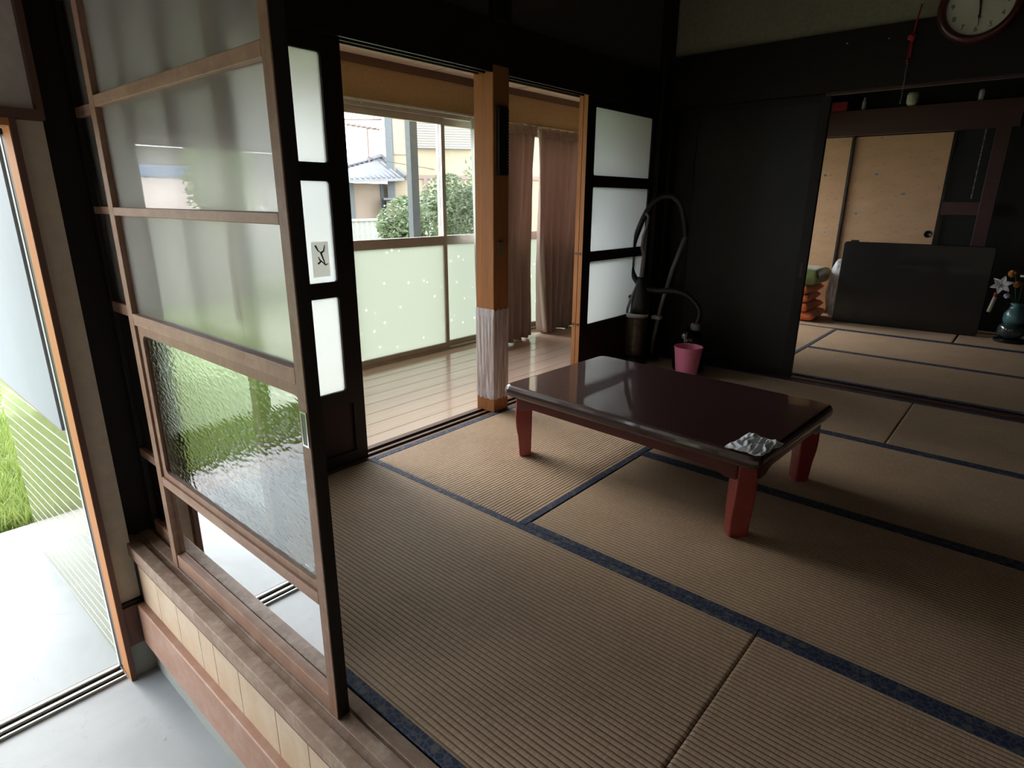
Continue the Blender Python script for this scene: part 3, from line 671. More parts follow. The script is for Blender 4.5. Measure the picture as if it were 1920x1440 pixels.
def table_leg(sx, sy):
    mb = MB(); rings = []
    for k in range(15):
        t = k / 14; z = .296 * (1 - t)
        # square leg set diagonally; its outer face swells and then draws in to the foot
        out_ = .033 + .011 * math.sin(PI * min(1, t * 1.5)) - .010 * max(0, t - .6) * 2.2; inn = .034 - .004 * t; w2 = .034 + .003 * math.sin(PI * t)
        dx, dy = sx * .7071, sy * .7071; cx, cy = sx * (HX - .078), sy * (HY - .072)
        rings.append([mb.bm.verts.new((cx + dx * a - dy * b * sx * sy, cy + dy * a + dx * b * sx * sy, max(z, .0005))) for a, b in ((out_, -w2), (out_, w2), (-inn, w2), (-inn, -w2))])
    for a, b in zip(rings, rings[1:]):
        for q in range(4): mb.bm.faces.new((a[q], a[(q + 1) % 4], b[(q + 1) % 4], b[q]))
    mb.bm.faces.new(rings[0][::-1]); mb.bm.faces.new(rings[-1])
    mb.build('leg', M['lacquer_leg_lit'], tb, .006)
for sx, sy in ((-1, -1), (1, -1), (1, 1), (-1, 1)): table_leg(sx, sy)

# crumpled cloth on the table
cl = MB(); P4 = [Vector((1.500, 1.285, 0)), Vector((1.622, 1.290, 0)), Vector((1.645, 1.455, 0)), Vector((1.515, 1.475, 0))]
from mathutils import noise as mn
def cf(u, v):
    p = P4[0] * (1 - u) * (1 - v) + P4[1] * u * (1 - v) + P4[2] * u * v + P4[3] * (1 - u) * v
    p = p + Vector((mn.noise(Vector((u * 3, v * 3, 2))) * .012, mn.noise(Vector((u * 3, v * 3, 5))) * .012, 0))
    q = Vector((u * 5.0 + v * 2.0, v * 2.2 - u, 3)); f = 1 - abs(mn.noise(q)) * 2.4
    e = min(u, v, 1 - u, 1 - v); q2 = Vector((u * 9, v * 9, 8))
    return (p.x, p.y, TZ + .003 + .011 * max(0, f) ** 1.3 * min(1, .25 + e * 8) + .003 * max(0, mn.noise(q2)))
cl.grid(56, 56, cf)
c_ = cl.build('dust_cloth', M['cloth'], None, smooth=True, solid=.002)
tag(c_, 'crumpled white cloth lying on the front corner of the low table', 'cloth')

# ================================================================== curtains
def curtain(name, label, y0, y1, yb0, yb1, x, zt, zb, npl, amp, mat, group=None, flare=None, seed=0, gap=None):
    r = thing(name, label, 'curtain', (0, 0, 0), 0, group)
    rnd = random.Random(seed); ph = [rnd.uniform(-.5, .5) for _ in range(npl + 2)]
    def f(u, v):                                   # v: 0 top .. 1 bottom
        ya = y0 + (yb0 - y0) * v ** 1.5; yb_ = y1 + (yb1 - y1) * v ** 1.5
        y = ya + (yb_ - ya) * u
        k = u * npl; i = int(k); p = ph[i] * (1 - (k - i)) + ph[min(i + 1, npl)] * (k - i)
        a = amp * (.45 + .75 * v) * (.35 + .65 * min(1, v * 12 + .2))
        dx = a * math.sin(2 * PI * (k + p * v)) + a * .35 * math.sin(2 * PI * (k * 2.3 + 1 + v))
        y += .012 * math.sin(2 * PI * (k + p * v) + 1.3) * v
        z = zt + (zb - zt) * v + .012 * v * math.sin(k * 3)
        if flare: 
            q = flare(u, v); return (x + dx + q[0], y + q[1], z + q[2])
        return (x + dx, y, z)
    MB().grid(npl * 14, 40, f).build('drape', M[mat], r, smooth=True, solid=.0018)
    # gathered heading tape with pinch pleats
    def h(u, v):
        k = u * npl; pin = abs(math.sin(PI * k)) ** .5
        return (x + amp * .5 * (1 - pin) + .004, y0 + (y1 - y0) * u, zt + .01 - .075 * v + (.008 * (1 - pin) if v == 0 else 0))
    MB().grid(npl * 10, 3, h).build('heading', M[mat], r, smooth=True, solid=.003)
    return r
GC = 'brown curtains on the veranda window'
curtain('curtain', 'brown curtain nearest the pillar, its hem trailing on the floor', 3.06, 3.53, 2.80, 3.50, -1.17, 1.74, .02, 5, .045, 'curtain', GC,
        lambda u, v: (.22 * max(0, v - .45) ** 1.6 * (1 - u) * 2.2, -.10 * v ** 3 * (1 - u), .0), 3)
curtain('curtain', 'fuller brown curtain beyond the slit of daylight', 3.575, 4.45, 3.62, 4.20, -1.17, 1.735, .012, 7, .060, 'curtain', GC, None, 5)
curtain('lace_curtain', 'thin white lace curtain bunched against the window behind the pillar', 2.86, 3.30, 2.92, 3.3, -1.262, 1.75, .06, 5, .016, 'lace', None, None, 9)

# ================================================================== vacuum cleaners, bin
vc1 = thing('upright_vacuum', 'upright vacuum cleaner with clear dusty bin and white collar leaning by the door', 'vacuum cleaner', (.02, 3.28, 0))
MB().lathe([(.10, .0), (.105, .02), (.10, .05), (.085, .07)], (0, 0, 0), 28).build('floor_head', M['black_plastic'], vc1, smooth=True)
MB().lathe([(.075, .07), (.079, .09), (.079, .25), (.083, .29), (.083, .345), (.075, .355)], (0, 0, 0), 30).build('dust_bin', M['dust_bin'], vc1, smooth=False)
mb = MB(); mb.lathe([(.084, .352), (.088, .356), (.088, .372), (.080, .378)], (0, 0, 0), 30); mb.build('collar', M['white_plastic'], vc1, smooth=True)
MB().lathe([(.07, .376), (.066, .45), (.052, .54), (.035, .62), (.030, .64)], (0.02, 0.01, 0), 26).build('motor_housing', M['black_plastic'], vc1, smooth=True)
MB().tube([(-.055, -.05, .38), (-.045, -.05, .42), (-.02, -.045, .50), (0.0, -.035, .57), (.01, -.02, .60)], [.012, .010, .009, .008, .008], 10).build('trim_arm', M['grey_plastic'], vc1, smooth=True)
MB().tube([(-.085, -.03, .455), (-.075, -.03, .48), (-.045, -.03, .50), (.0, -.02, .51)], [.006, .009, .010, .008], 8).build('latch', M['black_plastic'], vc1, smooth=True)
MB().tube([(.02, .0, .60), (.03, 0, .80), (.035, 0, .98)], [.017, .015, .014], 14).build('stick', M['grey_plastic'], vc1, smooth=True)
MB().tube([(.030, -.01, .80), (.022, -.02, .86), (.03, -.03, .93), (.055, -.03, 1.0), (.055, -.015, 1.06), (.03, -.01, 1.085)], [.012, .013, .010, .009, .010, .011], 10).build('handle', M['grey_plastic'], vc1, smooth=True)
def spline(pts, n=10):
    out = []; P = [Vector(p) for p in pts]; P = [P[0]] + P + [P[-1]]
    for i in range(1, len(P) - 2):
        for k in range(n):
            t = k / n; a, b, c, d = P[i - 1], P[i], P[i + 1], P[i + 2]
            out.append(.5 * ((2 * b) + (c - a) * t + (2 * a - 5 * b + 4 * c - d) * t * t + (3 * b - a - 3 * c + d) * t ** 3))
    out.append(P[-2]); return out
vc2 = thing('canister_vacuum', 'black canister vacuum cleaner with round body, its hose looped over a leaning wand', 'vacuum cleaner', (.42, 3.36, 0))
MB().ball((0, 0, .215), .090, 28, (1, 1, 1.05)).build('body', M['ball_plastic'], vc2, smooth=True)
MB().lathe([(.10, .0), (.112, .02), (.112, .09), (.095, .14), (.07, .17)], (0, 0, 0), 30).build('base', M['rubber'], vc2, smooth=True)
MB().lathe([(.030, .295), (.034, .305), (.034, .335), (.028, .345)], (.03, 0, 0), 20).build('hose_collar', M['grey_plastic'], vc2, smooth=True)
hp = spline([(.03, 0, .33), (.05, 0, .40), (.035, -.01, .47), (-.04, -.02, .535), (-.14, -.03, .56), (-.25, -.05, .55), (-.36, -.06, .565), (-.43, -.07, .62), (-.475, -.08, .72), (-.47, -.08, .83), (-.43, -.07, .98), (-.385, -.05, 1.10), (-.32, -.02, 1.185), (-.24, .02, 1.20), (-.19, .05, 1.15), (-.165, .08, 1.05), (-.15, .10, .93)], 12)
mb = MB(); mb.tube(hp, [.0195 + (.0016 if i % 2 else 0) for i in range(len(hp))], 12); mb.build('hose', M['black_plastic'], vc2, smooth=True)
MB().tube([(-.15, .10, .93), (-.22, .08, .70), (-.28, .06, .42), (-.325, 0.06, .13), (-.335, .07, .06)], [.017, .014, .0135, .0135, .0135], 12).build('wand', M['grey_plastic'], vc2, smooth=True)
MB().tube([(-.16, .10, .90), (-.145, .10, .99), (-.165, .09, 1.06), (-.20, .09, 1.12)], [.016, .014, .013, .012], 10).build('grip', M['black_plastic'], vc2, smooth=True)
B('floor_nozzle', (-.38, .05, .006), (-.28, .09, .05), 'black_plastic', vc2, .01)
B('wand_clip', (-.335, .03, .325), (-.265, .075, .35), 'white_plastic', vc2, .003)
bn = thing('waste_bin', 'small bright pink plastic waste bin in front of the dark wall', 'bin', (.50, 3.165, 0))
mb = MB(); mb.lathe([(.068, .0), (.070, .004), (.093, .212), (.0965, .212), (.0965, .220), (.0925, .220), (.089, .215), (.067, .008)], (0, 0, 0), 40, (True, True)); mb.build('tub', M['pink_plastic'], bn)

# ================================================================== wall clock, cord
ck = thing('wall_clock', 'round wall clock with dark red rim and pale face', 'clock', (1.712, YN - .006, 2.145))
def face_m(): return Matrix(((1, 0, 0, 0), (0, 0, -1, 0), (0, 1, 0, 0), (0, 0, 0, 1)))
mb = MB(); mb.lathe([(.150, .0), (.182, .0), (.186, .012), (.182, .034), (.170, .046), (.156, .046), (.146, .034), (.143, .02)], (0, 0, 0), 64, (False, False))
mb.bm.transform(Matrix(((1, 0, 0, 0), (0, 0, -1, 0), (0, 1, 0, 0), (0, 0, 0, 1)))); mb.build('rim', M['clock_rim'], ck, smooth=True)
mb = MB(); mb.lathe([(.152, .012), (.152, .018)], (0, 0, 0), 64); mb.bm.transform(face_m()); fc = mb.build('face', M['clock_face'], ck)
mb = MB(); mb.lathe([(.152, .0), (.152, .0115)], (0, 0, 0), 48); mb.bm.transform(face_m()); mb.build('case', M['black_plastic'], ck)
for k in range(12):
    a = PI / 2 - (k + 1) * PI / 6
    text_mesh('numeral', str(k + 1), .034, M['ink'], fc, Matrix.Translation((.118 * math.cos(a), -.0185, .118 * math.sin(a))) @ face_m().to_3x3().to_4x4())
text_mesh('maker_mark', '- T -', .020, M['ink'], fc, Matrix.Translation((0, -.0185, -.062)) @ face_m())
def hand(ang, L, wd, y):
    d = Vector((math.sin(ang), 0, math.cos(ang))); s = Vector((d.z, 0, -d.x))
    return [tuple(-d * .02 + s * wd + Vector((0, y, 0))), tuple(d * L + s * wd * .3 + Vector((0, y, 0))), tuple(d * L - s * wd * .3 + Vector((0, y, 0))), tuple(-d * .02 - s * wd + Vector((0, y, 0)))]
MB().prism(hand(math.radians(176), .105, .004, -.024), (0, -.001, 0)).build('minute_hand', M['ink'], ck)
MB().prism(hand(math.radians(172), .070, .006, -.021), (0, -.001, 0)).build('hour_hand', M['ink'], ck)
pc = thing('ornamental_string', 'thin red ornamental cord with a pompom hanging from a nail on the dark beam', 'cord', (1.43, YN - .02, 0))
MB().tube([(.022, .03, 2.195), (.02, .0, 2.195)], .004, 8).build('nail', M['steel'], pc)
MB().tube([(.02, 0, 2.19), (.012, -.004, 2.12), (.004, 0, 2.05)], .004, 8).build('loop', M['red_cord'], pc, smooth=True)
mb = MB()
for k in range(26):
    d = Vector((random.gauss(0, 1), random.gauss(0, 1), random.gauss(0, 1))).normalized() * .014; mb.ball((d.x, d.y * .6 - .004, 2.03 + d.z), .008, 8)
mb.build('pompom', M['red_cord'], pc, smooth=True)
mb = MB(); mb.tube([(.004, -.002, 2.02), (.006, -.002, 1.93)], [.004, .005], 8); mb.tube([(-.004, -.002, 2.02), (-.005, -.002, 1.90)], .003, 6); mb.build('tassel', M['red_cord'], pc, smooth=True)
mb = MB()
for k in range(18): mb.ball((0.0 + .001 * math.sin(k), -.002, 1.915 - k * .0125), .0042, 8, (1, 1, 1.3))
mb.build('chain', M['chain'], pc, smooth=True)
for (x, z), lb in (((1.105, 2.05), 'small pale pin in the black beam nearer the corner'), ((1.318, 2.045), 'small pale pin in the black beam beside the red cord')):
    mb = MB(); mb.tube([(x, YN, z), (x, YN - .012, z)], [.002, .0015], 6); mb.ball((x, YN - .014, z), .0048, 8); tag(mb.build('push_pin', M['white_plastic'], None), lb, 'pin')

# ================================================================== back room
YF = 6.60
t = struct(thing('wall_back_room', None, None), 'dark wall of the back room around the golden sliding doors', 'wall')
B('wall_side', (-.12, YF + .02, 0), (.0, YF + .1, CE), 'black_wood', t)
B('wall_above', (-.12, YF + .02, 1.86), (3.62, YF + .1, CE), 'black_panel', t); B('wall_dark_part', (1.41, YF + .02, -.05), (3.62, YF + .1, 1.86), 'black_panel', t)  # coloured black to paint in the darkness of the gap and opening
B('wall_foot', (-.12, YF + .02, -.05), (1.45, YF + .1, .003), 'black_wood_x', t)
def fusuma(name, x0, x1, y, label, pull):
    r = struct(thing(name, None, None), label, 'sliding door')
    B('paper_panel', (x0 + .02, y - .008, .03), (x1 - .02, y + .008, 1.80), 'gold_paper', r)
    mb = MB(); mb.box((x0, y - .012, .004), (x0 + .022, y + .012, 1.82)); mb.box((x1 - .022, y - .012, .004), (x1, y + .012, 1.82)); mb.box((x0 + .022, y - .012, .004), (x1 - .022, y + .012, .03)); mb.box((x0 + .022, y - .012, 1.80), (x1 - .022, y + .012, 1.82))
    mb.build('lacquer_frame', M['black_lacquer'], r)
    mb = MB(); mb.lathe([(.034, 0), (.034, .004), (.028, .006), (.024, .002)], (0, 0, 0), 28)
    mb.bm.transform(Matrix.Translation((pull, y - .008, .875)) @ face_m()); mb.build('round_pull', M['black_lacquer'], r, smooth=True)
    return r
f1 = fusuma('door_9', -.40, .545, YF - .03, 'golden paper sliding door partly hidden by the black panel', -.33)
f2 = fusuma('door_10', .51, 1.39, YF, 'wide golden paper sliding door with round black pull', 1.32)
def flowers_on(panel, pts, y):
    for x, z in pts:
        mb = MB()
        for k in range(5):
            a = k * 2 * PI / 5 + x * 9; c = Vector((x + math.cos(a) * .010, y, z + math.sin(a) * .007)); mb.box((c.x - .009, y - .0012, c.z - .006), (c.x + .009, y, c.z + .006))
        mb.build('blossom_print', M['petal'], panel)
flowers_on(f1, [(.32, 1.62 - .18), (.40, .86)], YF - .038); flowers_on(f2, [(.79, 1.44), (1.05, 1.25), (.66, 1.06)], YF - .008)
# dark red frame of the alcove
t = struct(thing('trim_16', None, None), 'dark red wooden frame with lintel, post and rail in front of the golden doors', 'frame')
B('frame_lintel', (-.1, 6.38, 1.80), (1.85, 6.47, 2.03), 'dark_red_wood', t, .004)
B('frame_post', (1.69, 6.385, -.01), (1.80, 6.465, 1.80), 'dark_red_wood', t, .003)
B('frame_rail', (1.40, 6.50, 1.06), (1.69, 6.53, 1.175), 'dark_red_wood', t)
mb = MB()
for k in range(34): mb.ball((1.615, 6.45, 1.79 - k * .0175), .0055 + .002 * (k % 4 == 0), 8, (1, 1, 1.4))
tag(mb.build('hanging_chain', M['chain'], None, smooth=True), 'pale beaded cord hanging in the dark gap of the alcove frame', 'cord')
# things on the lintel ledge
mb = MB(); mb.box((.33, 6.385, 2.032), (.47, 6.45, 2.12)); tag(mb.build('red_box', M['red_paper'], None, .006), 'small red box on the ledge over the golden doors', 'box')
tag(MB().lathe([(.016, 0), (.018, .02), (.018, .07), (.010, .085), (.009, .11)], (.61, 6.42, 2.032), 18).build('small_bottle', M['white_plastic'], None, smooth=True), 'slim pale bottle on the ledge next to the red box', 'bottle')
tag(MB().lathe([(.030, 0), (.046, .03), (.048, .09), (.040, .115)], (1.01, 6.42, 2.032), 24).build('cream_jar', M['paper'], None, smooth=True), 'round cream jar in the middle of the dark ledge', 'jar')
tag(MB().lathe([(.020, 0), (.022, .02), (.022, .07), (.014, .09)], (1.53, 6.42, 2.032), 18).build('small_bottle', M['white_plastic'], None, smooth=True), 'pale bottle standing at the clock end of the dark ledge', 'bottle')

# black low table stood on its edge
st = thing('folded_table', 'black low table standing on its long edge in the back room', 'table', (1.30, 6.15, 0), math.radians(3.0))
mb = MB(); o2 = rrect(-.60, .60, .0, .80, .03, 5); mb.prism([(a, 0, b) for a, b in o2], (0, .035, 0)); mb.build('tabletop', M['black_lacquer'], st, .006)
mb = MB(); mb.box((-.52, .035, .08), (.52, .05, .14)); mb.box((-.52, .035, .66), (.52, .05, .72)); mb.box((-.52, .035, .14), (-.46, .05, .66)); mb.box((.46, .035, .14), (.52, .05, .66)); mb.build('apron', M['black_lacquer'], st)
for s in (-1, 1):
    B('leg', (s * .40 - .03, .05, .14), (s * .40 + .03, .09, .40), 'black_lacquer', st, .006); B('leg', (s * .40 - .03, .05, .42), (s * .40 + .03, .09, .66), 'black_lacquer', st, .006)
B('hinge', (-.545, .004, .80), (-.475, .03, .815), 'black_plastic', st, .003)

# cushions
def cushion(z, mat, name, label, group, dx=0, dy=0, sx=.27, sy=.26, h=.075, rz=0, tass=False):
    r = thing(name, label, 'cushion', (.38 + dx, 6.12 + dy, z), rz, group)
    def f(u, v):
        a = (u - .5) * 2; b = (v - .5) * 2; return a, b
    mb = MB(); nu = 22; top = []; 
    for s in (1, -1):
        g = []
        for i in range(nu + 1):
            row = []
            for j in range(nu + 1):
                a, b = -1 + 2 * i / nu, -1 + 2 * j / nu
                e = (1 - abs(a) ** 7) * (1 - abs(b) ** 7); k = 1 - .06 * (1 - abs(a)) * 0
                hh = s * h / 2 * max(e, 0) ** .32 + .004 * mn.noise(Vector((a * 4, b * 4, z * 30 + s)))
                pin = 1 - .05 * (1 - abs(b) ** 2) * abs(a) ** 6
                row.append(mb.bm.verts.new((a * sx * pin, b * sy * (1 - .05 * (1 - a * a) * abs(b) ** 6), h / 2 + hh)))
            g.append(row)
        for i in range(nu):
            for j in range(nu): mb.bm.faces.new((g[i][j], g[i + 1][j], g[i + 1][j + 1], g[i][j + 1]))
    bmesh.ops.remove_doubles(mb.bm, verts=mb.bm.verts, dist=.002)
    mb.build('cover', M[mat], r, smooth=True)
    if tass: MB().tube([(sx - .12, -sy + .0, h / 2), (sx - .115, -sy - .012, h * .2), (sx - .12, -sy - .014, -h * .6)], [.005, .006, .007], 8).build('tassel', M['gold_thread'], r, smooth=True)
    return r
GZ = 'orange satin floor cushions stacked on the back room tatami'
for k, lb in enumerate(('lowest orange cushion resting on the mat', 'second orange cushion up from the mat', 'third orange cushion up, below the topmost orange one', 'topmost orange cushion, directly under the green one')):
    cushion(.004 + k * .088, 'orange_satin', 'floor_cushion', lb, GZ, -.12 + .012 * (k % 2) - .01 * k + (.05 if k == 0 else 0), 0, h=.094, rz=.04 * (-1) ** k, tass=(k in (1, 2)))
cushion(.362, 'green_satin', 'floor_cushion', 'plump olive green cushion on top of the orange stack', None, -.07, 0, .27, .26, .17)
# plastic bag beside the cushions
mb = MB()
def bf(u, v):
    a = u * 2 * PI; t_ = v * PI; r = .15 * math.sin(t_) ** .6 * (1 + .12 * mn.noise(Vector((math.cos(a) * 2, math.sin(a) * 2, v * 6))))
    return (.685 + r * .75 * math.cos(a), 6.27 + r * .6 * math.sin(a), .31 + .30 * -math.cos(t_) + .02 * mn.noise(Vector((a * 2, v * 9, 1))))
mb.grid(40, 28, bf); bag = mb.build('plastic_bag', M['bag_film'], None, smooth=True); tag(bag, 'thin translucent plastic bag slumped behind the cushions', 'bag')
# inner clothes of the bag are not seen

# vase with flowers
vs = thing('flower_vase', 'dark glass flower vase on a black stand holding artificial flowers', 'vase', (2.13, 6.13, 0))
MB().lathe([(.11, 0), (.115, .01), (.115, .022), (.10, .03)], (0, 0, 0), 30).build('stand', M['black_lacquer'], vs)
MB().lathe([(.045, .03), (.085, .055), (.105, .095), (.095, .14), (.075, .165)], (0, 0, 0), 30).build('bowl', M['vase_glass'], vs, smooth=True)
MB().lathe([(.072, .163), (.082, .20), (.080, .25), (.055, .29), (.045, .32), (.055, .34)], (0, 0, 0), 30).build('neck', M['teal_glass'], vs, smooth=True)
mb = MB()
for e in ((-.13, -.03, .50), (-.06, .0, .58), (.0, -.02, .52), (-.09, -.04, .42)): mb.tube([(0, 0, .3), (e[0] * .5, e[1] * .5, .40), e], .004, 6)
mb.build('stem', M['stem'], vs, smooth=True)
def lily(c, R_, mat):
    mb = MB(); fwd = Vector((0, -1, .15)).normalized(); u0 = Vector((1, 0, 0)); v0 = fwd.cross(u0).normalized()
    for k in range(6):
        a = k * PI / 3 + .35; d = u0 * math.cos(a) + v0 * math.sin(a); s = fwd.cross(d)
        def pf(u, v, d=d, s=s):
            wd = R_ * .27 * math.sin(PI * min(1, .12 + .88 * u) ** .8) if u < 1 else 0
            p = Vector(c) + d * (R_ * u) + s * (wd * (v - .5) * 2) + fwd * (R_ * (.28 * math.sin(u * 2.4)) + .006 * ((v - .5) * 2) ** 2)
            return tuple(p)
        mb.grid(8, 4, pf)
    o = mb.build('lily', mat, vs, smooth=True, solid=.0015); return o
l = lily((-.138, -.05, .49), .082, M['petal'])
mb = MB()
for k in range(5): mb.tube([(-.138, -.07, .49), (-.138 + .02 * math.cos(k * 1.25), -.10, .49 + .02 * math.sin(k * 1.25))], .0022, 6)
mb.build('stamen', M['stem'], l)
def puff(c, r, mat, name):
    mb = MB(); rnd = random.Random(int(c[0] * 1000))
    for k in range(30):
        d = Vector((rnd.gauss(0, 1), rnd.gauss(0, 1), rnd.gauss(0, 1))).normalized(); p = Vector(c) + d * r * .6; mb.ball(p, r * .38, 8, (1, .6, 1))
    mb.build(name, mat, vs, smooth=True)
puff((-.085, .0, .585), .034, M['petal_orange'], 'orange_flower'); puff((-.035, -.02, .50), .030, M['petal_orange'], 'orange_flower'); puff((-.087, -.06, .40), .024, M['petal_violet'], 'violet_flower')
MB().tube([(-.165, -.05, .385), (-.158, -.05, .42)], [.014, .018], 12).build('red_wrapping', M['red_paper'], vs, smooth=True)
MB().tube([(-.185, -.055, .25), (-.162, -.05, .385)], [.015, .015], 14).build('paper_tube', M['paper'], vs, smooth=True)
MB().tube([(-.03, -.05, .575), (.08, -.05, .575)], [.008, .010], 8).build('paper_tag', M['paper'], vs, smooth=True)

# ================================================================== OUTDOORS
struct(B('ground', (-40, -25, FZ - .25), (-1.66, 40, FZ - .03), 'lawn'), 'green lawn outside the windows', 'lawn')
struct(B('ground_paving', (-1.66, -8, FZ - .2), (-1.32, 12, FZ - .006), 'paving'), 'pale pinkish paving strip at the edge of the concrete', 'paving')
struct(B('roof_porch_blocker', (-1.8, -3.0, 2.30), (-.15, -.22, 2.36), 'white_sheet'), 'unseen pale porch roof added over the entrance to cut sky light', 'roof')  # out of view, added to reduce sky light on the entrance floor
# grass blades near the entrance
mb = MB(); rnd = random.Random(3); vs_, fs_ = [], []
for k in range(26000):
    if k < 14000: x = -1.68 - rnd.random() ** 1.5 * 2.2; y = rnd.uniform(-2.2, .5)
    else: x = -1.68 - rnd.random() * 5; y = rnd.uniform(-3, 2.5)
    h = rnd.uniform(.05, .15); a = rnd.uniform(0, 2 * PI); wd = .0045; lx, ly = rnd.gauss(0, .035), rnd.gauss(0, .035); n0 = len(vs_)
    dx, dy = math.cos(a) * wd, math.sin(a) * wd; z0 = FZ - .035
    vs_ += [(x - dx, y - dy, z0), (x + dx, y + dy, z0), (x + dx * .7 + lx * .4, y + dy * .7 + ly * .4, z0 + h * .6), (x - dx * .7 + lx * .4, y - dy * .7 + ly * .4, z0 + h * .6), (x + lx, y + ly, z0 + h)]
    fs_ += [(n0, n0 + 1, n0 + 2, n0 + 3), (n0 + 3, n0 + 2, n0 + 4)]
me = bpy.data.meshes.new('grass'); me.from_pydata(vs_, [], fs_); me.materials.append(M['grass']); go = bpy.data.objects.new('grass', me); COL.objects.link(go)
tag(go, 'long sunlit grass beside the entrance paving', 'grass', kind='stuff')

def shrub(name, label, c, rx, ry, rz_, n, leaf, group=None, mat='leaf', seed=1, cat='shrub'):
    r = thing(name, label, cat, (c[0], c[1], FZ - .03), 0, group); rnd = random.Random(seed)
    v, f = [], []; H = c[2] - (FZ - .03)
    cl_ = [(rnd.gauss(0, .45), rnd.gauss(0, .45), rnd.gauss(0, .45)) for _ in range(14)]
    for k in range(n):
        q = cl_[rnd.randrange(14)]; d = Vector((q[0] + rnd.gauss(0, .28), q[1] + rnd.gauss(0, .28), q[2] + rnd.gauss(0, .28)))
        if d.length > 1.1: d = d.normalized() * 1.1
        p = Vector((d.x * rx, d.y * ry, H + d.z * rz_)); a = Vector((rnd.gauss(0, 1), rnd.gauss(0, 1), rnd.gauss(0, .6))).normalized(); b = a.orthogonal().normalized() * leaf * .4; a *= leaf; n0 = len(v)
        v += [tuple(p - a), tuple(p + b), tuple(p + a), tuple(p - b)]; f.append((n0, n0 + 1, n0 + 2, n0 + 3))
    me = bpy.data.meshes.new('foliage'); me.from_pydata(v, [], f); me.materials.append(M[mat]); o = bpy.data.objects.new('foliage', me); COL.objects.link(o); o.parent = r
    mb = MB(); mb.tube([(0, 0, 0), (.03, .02, H * .5), (0, 0, H)], [.05, .04, .02], 8)
    for k in range(7):
        q = cl_[k]; mb.tube([(0, 0, H * .6), (q[0] * rx * .5, q[1] * ry * .5, H + q[2] * rz_ * .3), (q[0] * rx, q[1] * ry, H + q[2] * rz_)], [.022, .015, .006], 6)
    mb.build('trunk', M['bark'], r, smooth=True)
    return r
GS = 'garden shrubs outside the veranda window'
shrub('garden_shrub', 'rounded pale green shrub in front of the fence', (-5.0, 5.30, .80), .42, .40, .38, 2600, .045, GS, seed=4)
shrub('garden_shrub', 'taller bushy shrub seen through the right part of the window', (-5.1, 6.20, .95), .45, .48, .55, 3400, .045, GS, seed=8)
shrub('garden_shrub', 'tall spreading shrub at the window edge beside the lace curtain', (-4.8, 6.75, 1.15), .45, .45, .70, 3600, .045, GS, seed=12)
shrub('garden_tree', 'leafy tree mirrored in the front glass door', (-6.6, -3.45, 1.40), .55, .42, .65, 5200, .05, None, 'leaf_bright', seed=21, cat='tree')

# veranda awning post outside
struct(B('trim_17', (-2.03, 2.86, FZ - .05), (-1.97, 2.94, 2.6), 'house_trim_grey'), 'slim grey awning post just outside the veranda window', 'post')

# corrugated fence
fc_ = thing('garden_fence', 'low cream corrugated fence in front of the neighbouring house', 'fence', (-8.0, 6.5, FZ - .03))
H = .47 - (FZ - .03)
mb = MB(); mb.grid(260, 1, lambda u, v: (.012 * math.sin(u * 260 * PI / 2.0), -3 + 8 * u, v * (H + .30))); mb.build('corrugated_sheet', M['fence_white'], fc_, solid=.002)
B('top_rail', (-.03, -3, H + .30), (.03, 5, H + .345), 'fence_white', fc_)
for k in range(5): B('fence_post', (-.05, -3 + k * 1.95, 0), (-.013, -2.95 + k * 1.95, H + .30), 'house_trim_grey', fc_)
for k in range(3): pass

# cream two storey house
hA = thing('cream_house', 'tall cream neighbouring house with shuttered upper window and brown beams', 'house', (-12, 10.45, FZ - .05), math.radians(-38))
B('wall', (-6, .0, 0), (0, 8, 6.5), 'house_cream', hA)
B('upper_cladding', (-.02, .18, 2.95), (.03, .60, 6.5), 'house_pale', hA)
B('corner_post', (-.1, -.03, 0), (.06, .17, 6.5), 'house_trim_grey', hA)
B('beam', (0, .15, 2.32), (.05, 8, 2.42), 'house_trim', hA); B('vertical_beam', (0, .98, .8), (.05, 1.08, 2.32), 'house_trim', hA)
wA = B('shutter_box', (0, .62, 3.12), (.14, 2.35, 4.6), 'house_shutter', hA)
mb = MB()
for k in range(22): mb.box((.14, .66, 3.18 + k * .064), (.152, 2.31, 3.22 + k * .064))
mb.build('shutter_slats', M['house_pale'], wA)
B('lower_eave', (0, -.15, 1.74), (.5, 1.45, 1.80), 'house_trim_grey', hA); B('lower_wall', (0, -.08, .3), (.3, 1.35, 1.72), 'house_trim', hA)
# lower tiled wing
hB = thing('tiled_house', 'low pinkish neighbouring house with a grey tiled roof', 'house', (-12.2, 9.2, FZ - .05))
B('wall', (-4, -3.0, 0), (0, 1.50, 2.18), 'house_pink', hB)
B('corner_post', (-.05, 1.10, 0), (.05, 1.22, 2.18), 'house_trim_grey', hB); B('window_post', (0, .05, .4), (.05, .20, 2.18), 'house_trim_grey', hB)
wB = B('window', (-.03, -1.2, .95), (.03, .02, 2.05), 'house_window', hB); B('window_bar', (.03, -.30, .95), (.045, -.26, 2.05), 'fence_white', wB); B('sill', (.03, -1.2, 1.30), (.05, .02, 1.40), 'house_pink', wB)
mb = MB(); e0, e1 = Vector((.60, -.9, 2.2)), Vector((.60, 1.50, 2.33)); r0, r1 = Vector((-.2, -.9, 2.28)), Vector((-.2, 1.38, 2.88))
mb.prism([tuple(e0), tuple(e1), tuple(r1), tuple(r0)], (0, 0, -.07)); rf = mb.build('roof', M['roof_tile'], hB)
mb = MB()
for k in range(15):
    u = k / 14; a = e0.lerp(e1, u); b = r0.lerp(r1, u); mb.tube([a + Vector((0, 0, .02)), b + Vector((0, 0, .02))], .038, 8)
mb.build('tile_rib', M['roof_tile'], rf, smooth=True)
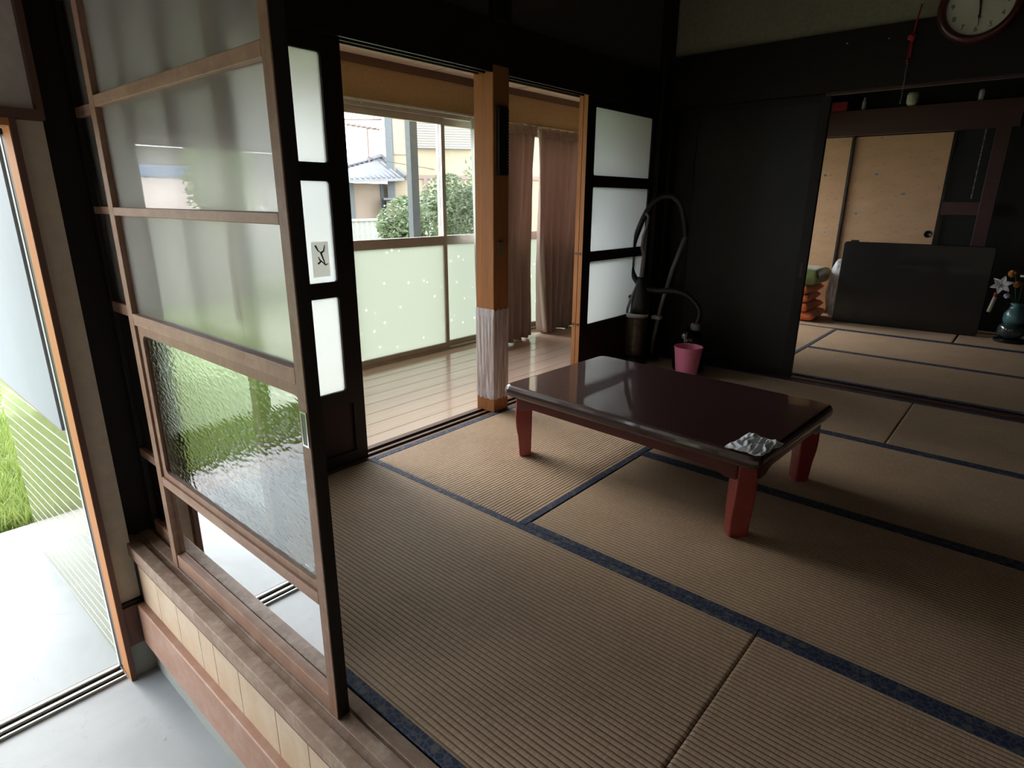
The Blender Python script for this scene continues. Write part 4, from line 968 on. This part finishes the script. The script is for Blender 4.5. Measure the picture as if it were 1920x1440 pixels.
MB().tube([r0 + Vector((0, 0, .06)), r1 + Vector((0, 0, .06)), e1 + Vector((.02, .02, .05))], .06, 8).build('ridge_tile', M['roof_tile'], rf, smooth=True)
an = thing('tv_antenna', 'thin rooftop television antenna against the white sky', 'antenna', (-12.3, 10.06, 2.15))
mb = MB(); mb.tube([(0, 0, 0), (0, 0, .88)], .026, 6); mb.build('mast', M['house_trim'], an)
mb = MB(); mb.tube([(0, -.65, .92), (0, .40, .88)], .022, 6)
for k in range(7): mb.tube([(-.22, -.65 + k * .17, .93 - k * .006), (.22, -.65 + k * .17, .93 - k * .006)], .014, 5)
mb.build('boom', M['house_trim'], an)
mb = MB(); mb.tube([(.0, -.9, 1.02), (0, .5, 1.15)], .020, 6); mb.tube([(0, -.5, 1.05), (0, -.4, 1.30)], .018, 6); mb.tube([(0, .2, 1.1), (0, .35, 1.35)], .018, 6); mb.build('upper_boom', M['house_trim'], an)
cu_ = MB().tube([(-11.2, 8.2, 2.42), (-11.25, 9.5, 2.17), (-11.2, 11.8, 1.98)], .010, 5).build('power_cable', M['house_trim_grey'], None, smooth=True); tag(cu_, 'thin overhead cable sagging in front of the neighbouring houses', 'cable')

# sheds mirrored in the glass door
sh = thing('garden_shed', 'low shed with a rusty corrugated roof mirrored in the front glass door', 'shed', (-9.5, -3.3, FZ - .05))
B('wall', (-1.2, -1.3, 0), (1.0, 1.6, 1.55), 'shed_wall', sh)
mb = MB(); mb.grid(2, 120, lambda u, v: (1.35 - 2.7 * u, -1.6 + 3.6 * v, 1.56 + .55 * u + .022 * math.sin(v * 120 * PI / 2))); mb.build('roof', M['metal_roof'], sh, solid=.01)
B('blue_sheet', (-1.55, -1.8, 2.15), (-1.5, 2.0, 2.36), 'blue_sheet', sh)
sh2 = thing('tall_shed', 'taller storage shed with a corrugated roof behind the low rusty one', 'shed', (-13.0, -4.6, FZ - .05))
B('wall', (-1.5, -2.6, 0), (1.2, 2.6, 2.75), 'shed_wall', sh2)
mb = MB(); mb.grid(2, 160, lambda u, v: (1.6 - 3.0 * u, -3 + 6 * v, 2.76 + .7 * u + .025 * math.sin(v * 160 * PI / 2))); mb.build('roof', M['metal_roof'], sh2, solid=.01)
